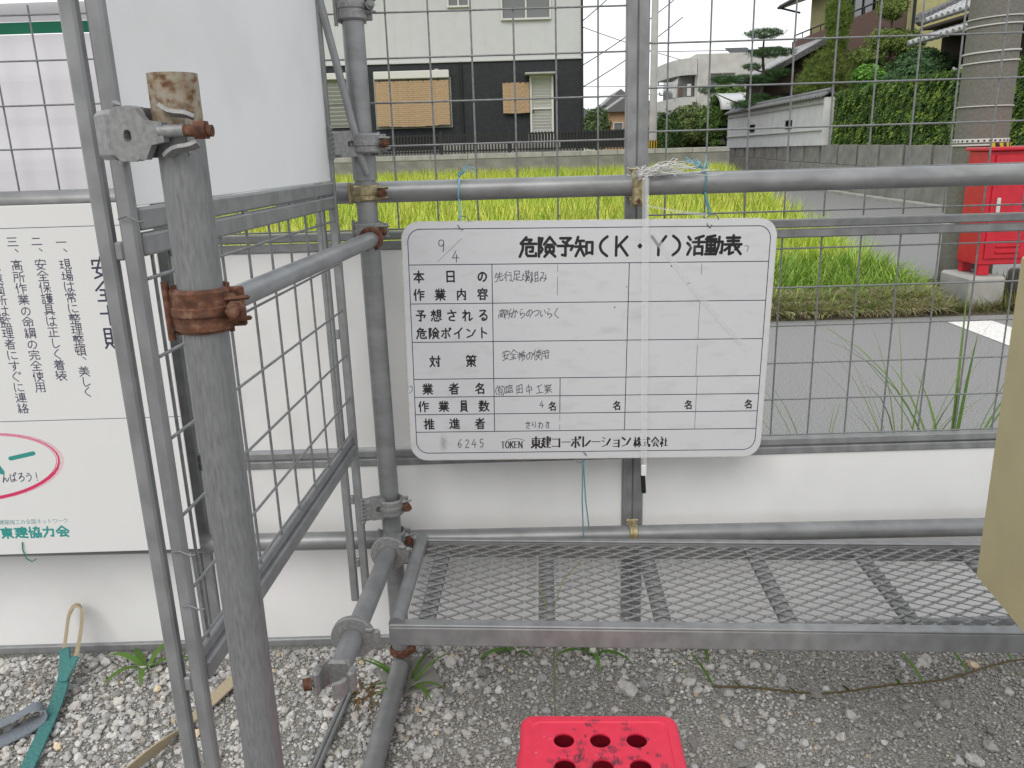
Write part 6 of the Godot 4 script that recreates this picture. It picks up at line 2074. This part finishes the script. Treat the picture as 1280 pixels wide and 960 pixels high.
func _ready() -> void:
	rng.seed = 20240904
	var cam := Camera3D.new()
	cam.name = "camera"
	add_child(cam)
	cam.position = Vector3(0, 1.36, 0)
	cam.rotation_degrees = Vector3(-15.8, 0, -1.7)
	cam.fov = 50.62
	cam.near = 0.02
	cam.far = 3000.0
	cam.current = true
	var env := Environment.new()
	env.background_mode = Environment.BG_SKY
	var sky := Sky.new()
	var sm := ProceduralSkyMaterial.new()
	sm.sky_top_color = Color(0.93, 0.945, 0.96)
	sm.sky_horizon_color = Color(0.95, 0.957, 0.965)
	sm.ground_bottom_color = Color(0.5, 0.5, 0.48)
	sm.ground_horizon_color = Color(0.6, 0.6, 0.58)
	sky.sky_material = sm
	env.sky = sky
	env.tonemap_mode = Environment.TONE_MAPPER_LINEAR
	env.tonemap_exposure = 1.39
	env.sdfgi_enabled = true
	env.ssao_enabled = true
	env.ssil_enabled = true
	var we := WorldEnvironment.new()
	we.name = "world_environment"
	we.environment = env
	add_child(we)
	var sun := DirectionalLight3D.new()
	sun.name = "sun"
	sun.light_energy = 0.42
	sun.light_color = Color(1.0, 0.985, 0.96)
	sun.light_angular_distance = 38.0
	sun.shadow_enabled = true
	sun.rotation_degrees = Vector3(-44, -14, 0)
	add_child(sun)
	make_materials()
	mat("aged edge", [[0.25, 0.5, 0.46, 0.33], [0.8, 0.68, 0.67, 0.64]], 0.03, Vector3.ONE * 0.2, 0.5)
	mat("green twine", [[0.03, 0.2, 0.12]], 0.0, Vector3.ONE, 0.7)
	mat("banner cloth", [[0.72, 0.71, 0.76]], 0.0, Vector3.ONE, 0.8)
	mat("banner green", [[0.01, 0.16, 0.09]], 0.0, Vector3.ONE, 0.8)
	setting()
	# fence
	fence_panel(-2.085, -0.882, "net fence panel at left carrying banner and safety poster", [0, 1], 0.081, 1.205, 0.62)
	fence_panel(-0.881, 0.3212, "middle net fence panel with two white sheets behind the whiteboard", [0, 1], 0.109, 1.187, 0.62)
	fence_panel(0.3216, 1.523, "right net fence panel with only its lowest section sheeted white", [0], 0.0735, 1.203, 0.61)
	fence_panel(1.527, 2.726, "net fence panel beyond the cream cabinet at far right", [0], 0.07, 1.2, 0.61)
	steel_pipe("handrail_pipe", "long grey steel pipe running level above the whiteboard", "pipe", Vector3(-2.3, 1.286, -1.955), Vector3(2.4, 1.279, -1.955), M["galvanised pipe"])
	steel_pipe("lower_pipe", "long grey steel pipe running level behind the scaffold plank", "pipe", Vector3(-2.3, 0.396, -1.98), Vector3(2.4, 0.352, -1.98), M["galvanised pipe"])
	# posts
	var fp := thing("scaffold_post", "thick weathered front post with rusty open top", "post", Vector3(-0.339, 0, -0.89))
	var s := Shape.new()
	s.pipe(Vector3.ZERO, Vector3(0, 1.39, 0), PIPE)
	put("shaft", s, M["weathered post"], fp)
	var rs := Shape.new()
	rs.pipe(Vector3(0, 1.3905, 0), Vector3(0, 1.449, 0), PIPE + 0.0006, 0.003)
	put("rusty_top", rs, M["rusted pipe end"], fp)
	var bp := thing("scaffold_post", "grey back post left of whiteboard standing on a base plate", "post", Vector3(-0.322, 0, -1.93))
	var b2 := Shape.new()
	b2.pipe(Vector3(0, 0.012, 0), Vector3(-0.004, 2.1, 0), PIPE)
	put("shaft", b2, M["galvanised pipe"], bp)
	var sl := Shape.new()
	sl.pipe(Vector3(-0.002, 1.312, 0), Vector3(-0.002, 1.366, 0), PIPE + 0.0035, 0.0033)
	put("sleeve", sl, M["galvanised steel"], bp)
	var pl := Shape.new()
	pl.box(Transform3D(Basis(Vector3.UP, 0.4), Vector3(0.02, 0.007, 0.03)), Vector3(0.15, 0.012, 0.15), 0.004)
	put("base_plate", pl, M["concrete"], bp)
	var cr := Shape.new()
	cr.band(Vector3(0, 0.075, 0), Vector3.RIGHT, Vector3.BACK, PIPE, PIPE + 0.007, 0.02, 0, TAU, 20)
	cr.bx(0.03, 0.08, 0.008, 0.02, 0.02, 0.02, 0.005)
	put("rusty_collar", cr, M["rust"], bp)
	# pipe between the two posts and its clamps
	steel_pipe("cross_pipe", "grey pipe slanting back from rusty front clamp to back post", "pipe", Vector3(-0.413, 1.164, -1.2), Vector3(-0.309, 1.182, -1.893), M["galvanised pipe"], 0.0178)
	var q1 := thing("pipe_clamp", "heavily rusted clamp round the front post", "clamp", Vector3(-0.339, 1.205, -0.89), 0.0, "scaffold pipe clamps")
	coupler(q1, Vector3.ZERO, Vector3.UP, Vector3(0.12, 0, 1), M["rust"], M["rust"], 0.056)
	var q2 := thing("pipe_clamp", "rusty clamp gripping cross pipe at the back post", "clamp", Vector3(-0.324, 1.196, -1.93), 0.0, "scaffold pipe clamps")
	coupler(q2, Vector3.ZERO, Vector3.UP, Vector3(-0.2, 0, 1), M["cast clamp"], M["rust"], 0.046)
	var q2b := Shape.new()
	q2b.band(Vector3(0.011, -0.014, 0.05), Vector3.RIGHT, Vector3.UP, 0.018, 0.028, 0.018, -1.2, 4.4, 20)
	put("pipe_saddle", q2b, M["rust"], q2)
	var q3 := thing("pipe_clamp", "yellow plated clamp joining back post and handrail pipe", "clamp", Vector3(-0.325, 1.283, -1.93), 0.0, "scaffold pipe clamps")
	coupler(q3, Vector3.ZERO, Vector3.UP, Vector3(0.1, 0, 1), M["yellow zinc"], M["rust"], 0.042)
	var q4 := thing("pipe_clamp", "yellow plated clamp holding handrail pipe at middle fence post", "clamp", Vector3(0.305, 1.282, -1.955), 0.0, "scaffold pipe clamps")
	coupler(q4, Vector3.ZERO, Vector3.RIGHT, Vector3(0, 0.1, 1), M["yellow zinc"], M["rust"], 0.03)
	var q4b := Shape.new()
	q4b.bx(0, -0.012, 0.032, 0.026, 0.064, 0.01, 0.004)
	q4b.bx(0, -0.004, -0.06, 0.03, 0.05, 0.075, 0.004)
	put("hook_plate", q4b, M["yellow zinc"], q4)
	var q5 := thing("pipe_clamp", "small brassy clamp on lower pipe at middle fence post", "clamp", Vector3(0.311, 0.373, -1.98), 0.0, "scaffold pipe clamps")
	coupler(q5, Vector3.ZERO, Vector3.RIGHT, Vector3(0, 0.5, 1), M["yellow zinc"], M["rust"], 0.026)
	var q6 := thing("pipe_clamp", "grey clamp near top edge of view on the back post", "clamp", Vector3(-0.325, 1.68, -1.93), 0.0, "scaffold pipe clamps")
	coupler(q6, Vector3.ZERO, Vector3.UP, Vector3(0.2, 0, 1), M["cast clamp"], M["mesh wire"], 0.07)
	var br := Shape.new()
	br.tube([Vector3(-0.395, 1.74, -1.885), Vector3(-0.322, 1.36, -1.893), Vector3(-0.313, 1.325, -1.8945)], [0.0085, 0.0085, 0.006], 10, true)
	tag(put("brace_rod", br, M["galvanised steel"], self), "thin diagonal brace rod running up from sleeve of back post", "brace")
	steel_pipe("ground_pipe", "grey pipe lying on gravel at foot of the back post", "pipe", Vector3(-0.323, 0.045, -1.89), Vector3(-0.352, 0.03, -1.30), M["galvanised pipe"])
	var rod := Shape.new()
	for x in [-0.006, 0.006]:
		rod.tube([Vector3(-0.45 + x, 0.02, -1.83), Vector3(-0.497 + x, 0.016, -1.36)], 0.0055, 8)
	tag(put("steel_rod", rod, M["galvanised steel"], self), "thin twin steel rod lying on gravel below the transom", "rod")
	side_frame()
	walkway()
	transom()
	whiteboard()
	cords()
	left_prints()
	crate()
	straps()
	# cream cabinet at the right edge
	var cb := thing("cream_cabinet", "cream coloured flat sided cabinet cut off by right edge", "cabinet", Vector3(0.858, 0, -0.895), -0.139)
	var cs := Shape.new()
	cs.bx(0.0, 0.958, 0.0, 0.36, 0.516, 0.43, 0.014)
	put("body", cs, M["cream board"], cb)
	var st := Shape.new()
	for x in [0.1, 0.15]:
		st.bx(x, 0.35, 0.0, 0.04, 0.7, 0.04, 0.003)
	st.bx(0.125, 0.006, 0, 0.3, 0.012, 0.3)
	put("stand", st, M["galvanised steel"], cb)
	# weeds
	weed(Vector3(-0.30, 0.0, -1.86), "green grassy weed round the foot of the back post", 11, 0.19, 0.011, Color(0.1, 0.2, 0.03))
	weed(Vector3(-1.05, 0.0, -1.985), "broad leaved green weed at foot of white fence panel", 6, 0.15, 0.02, Color(0.11, 0.22, 0.04))
	weed(Vector3(0.2, 0.0, -1.99), "green weed with long leaves under the scaffold plank", 7, 0.17, 0.016, Color(0.1, 0.22, 0.03))
	weed(Vector3(-0.02, 0.0, -2.01), "small green weed half hidden under scaffold plank left part", 5, 0.12, 0.016, Color(0.1, 0.2, 0.03))
	weed(Vector3(0.52, 0.0, -2.0), "tiny weed against the white panel under the plank", 4, 0.1, 0.012, Color(0.12, 0.2, 0.03))
	weed(Vector3(1.47, -0.004, -2.85), "tall thin roadside grass growing behind the right fence panel", 18, 0.86, 0.006, Color(0.2, 0.26, 0.09), 0.24, "")
	weed(Vector3(1.64, -0.004, -2.85), "broad bladed green weed behind right fence panel near cabinet", 12, 1.0, 0.014, Color(0.16, 0.25, 0.07), 0.24, "")
	weed(Vector3(1.15, -0.004, -2.85), "sparse short grass at foot of right fence panel", 12, 0.78, 0.005, Color(0.14, 0.2, 0.05), 0.5, "")
	weed(Vector3(-0.42, 0.0, -1.84), "dead brown grass litter on gravel beside the back post foot", 26, 0.12, 0.006, Color(0.2, 0.13, 0.06), 2.6)
	var vine := thing("creeping_grass", "creeping grass runner lying across gravel under the plank", "weed", Vector3(0.6, 0, -1.8))
	var rp := []
	for i in 15:
		var f := i / 14.0
		rp.append(Vector3(-0.1 + f * 0.95, 0.014 + 0.006 * sin(f * 17.0), -0.012 + 0.05 * sin(f * 4.2) - 0.05 * f))
	var rv := Shape.new()
	rv.tint = Color(0.13, 0.1, 0.04)
	rv.tube(rp, 0.0026, 6)
	put("runner", rv, M["grass"], vine)
	for i in [0, 1, 3, 5, 7, 8, 10, 12]:
		var lf := Shape.new()
		lf.tint = Color(0.1, 0.2, 0.03) * rng.randf_range(0.7, 1.2)
		var sg := 1.0 if i % 2 == 0 else -1.0
		lf.blade(rp[i], Vector3(-0.5, 0.9, -0.6 * sg), Vector3(0.8, 0, -0.4 * sg), 0.11, 0.011, 0.6, 6)
		put("leaf", lf, M["grass"], vine)
	var stalk := Shape.new()
	stalk.tint = Color(0.2, 0.2, 0.07)
	stalk.tube([Vector3(0.075, 0.36, -1.56), Vector3(0.055, 0.415, -1.6), Vector3(0.045, 0.44, -1.63)], 0.0012, 5)
	stalk.tube([Vector3(0.07, 0.38, -1.575), Vector3(0.1, 0.43, -1.64), Vector3(0.15, 0.45, -1.7)], 0.0012, 5)
	stalk.tube([Vector3(0.075, 0.0, -1.55), Vector3(0.075, 0.36, -1.56)], 0.0014, 5)
	tag(put("grass_stalk", stalk, M["grass"], self), "thin dry grass stalk poking up through the plank mesh", "weed")
	gravel()
	white_house()
	field_wall()
	street_wall()
	hillside_houses()
	far_things()
	roadside()
	vegetation()
	gardens()
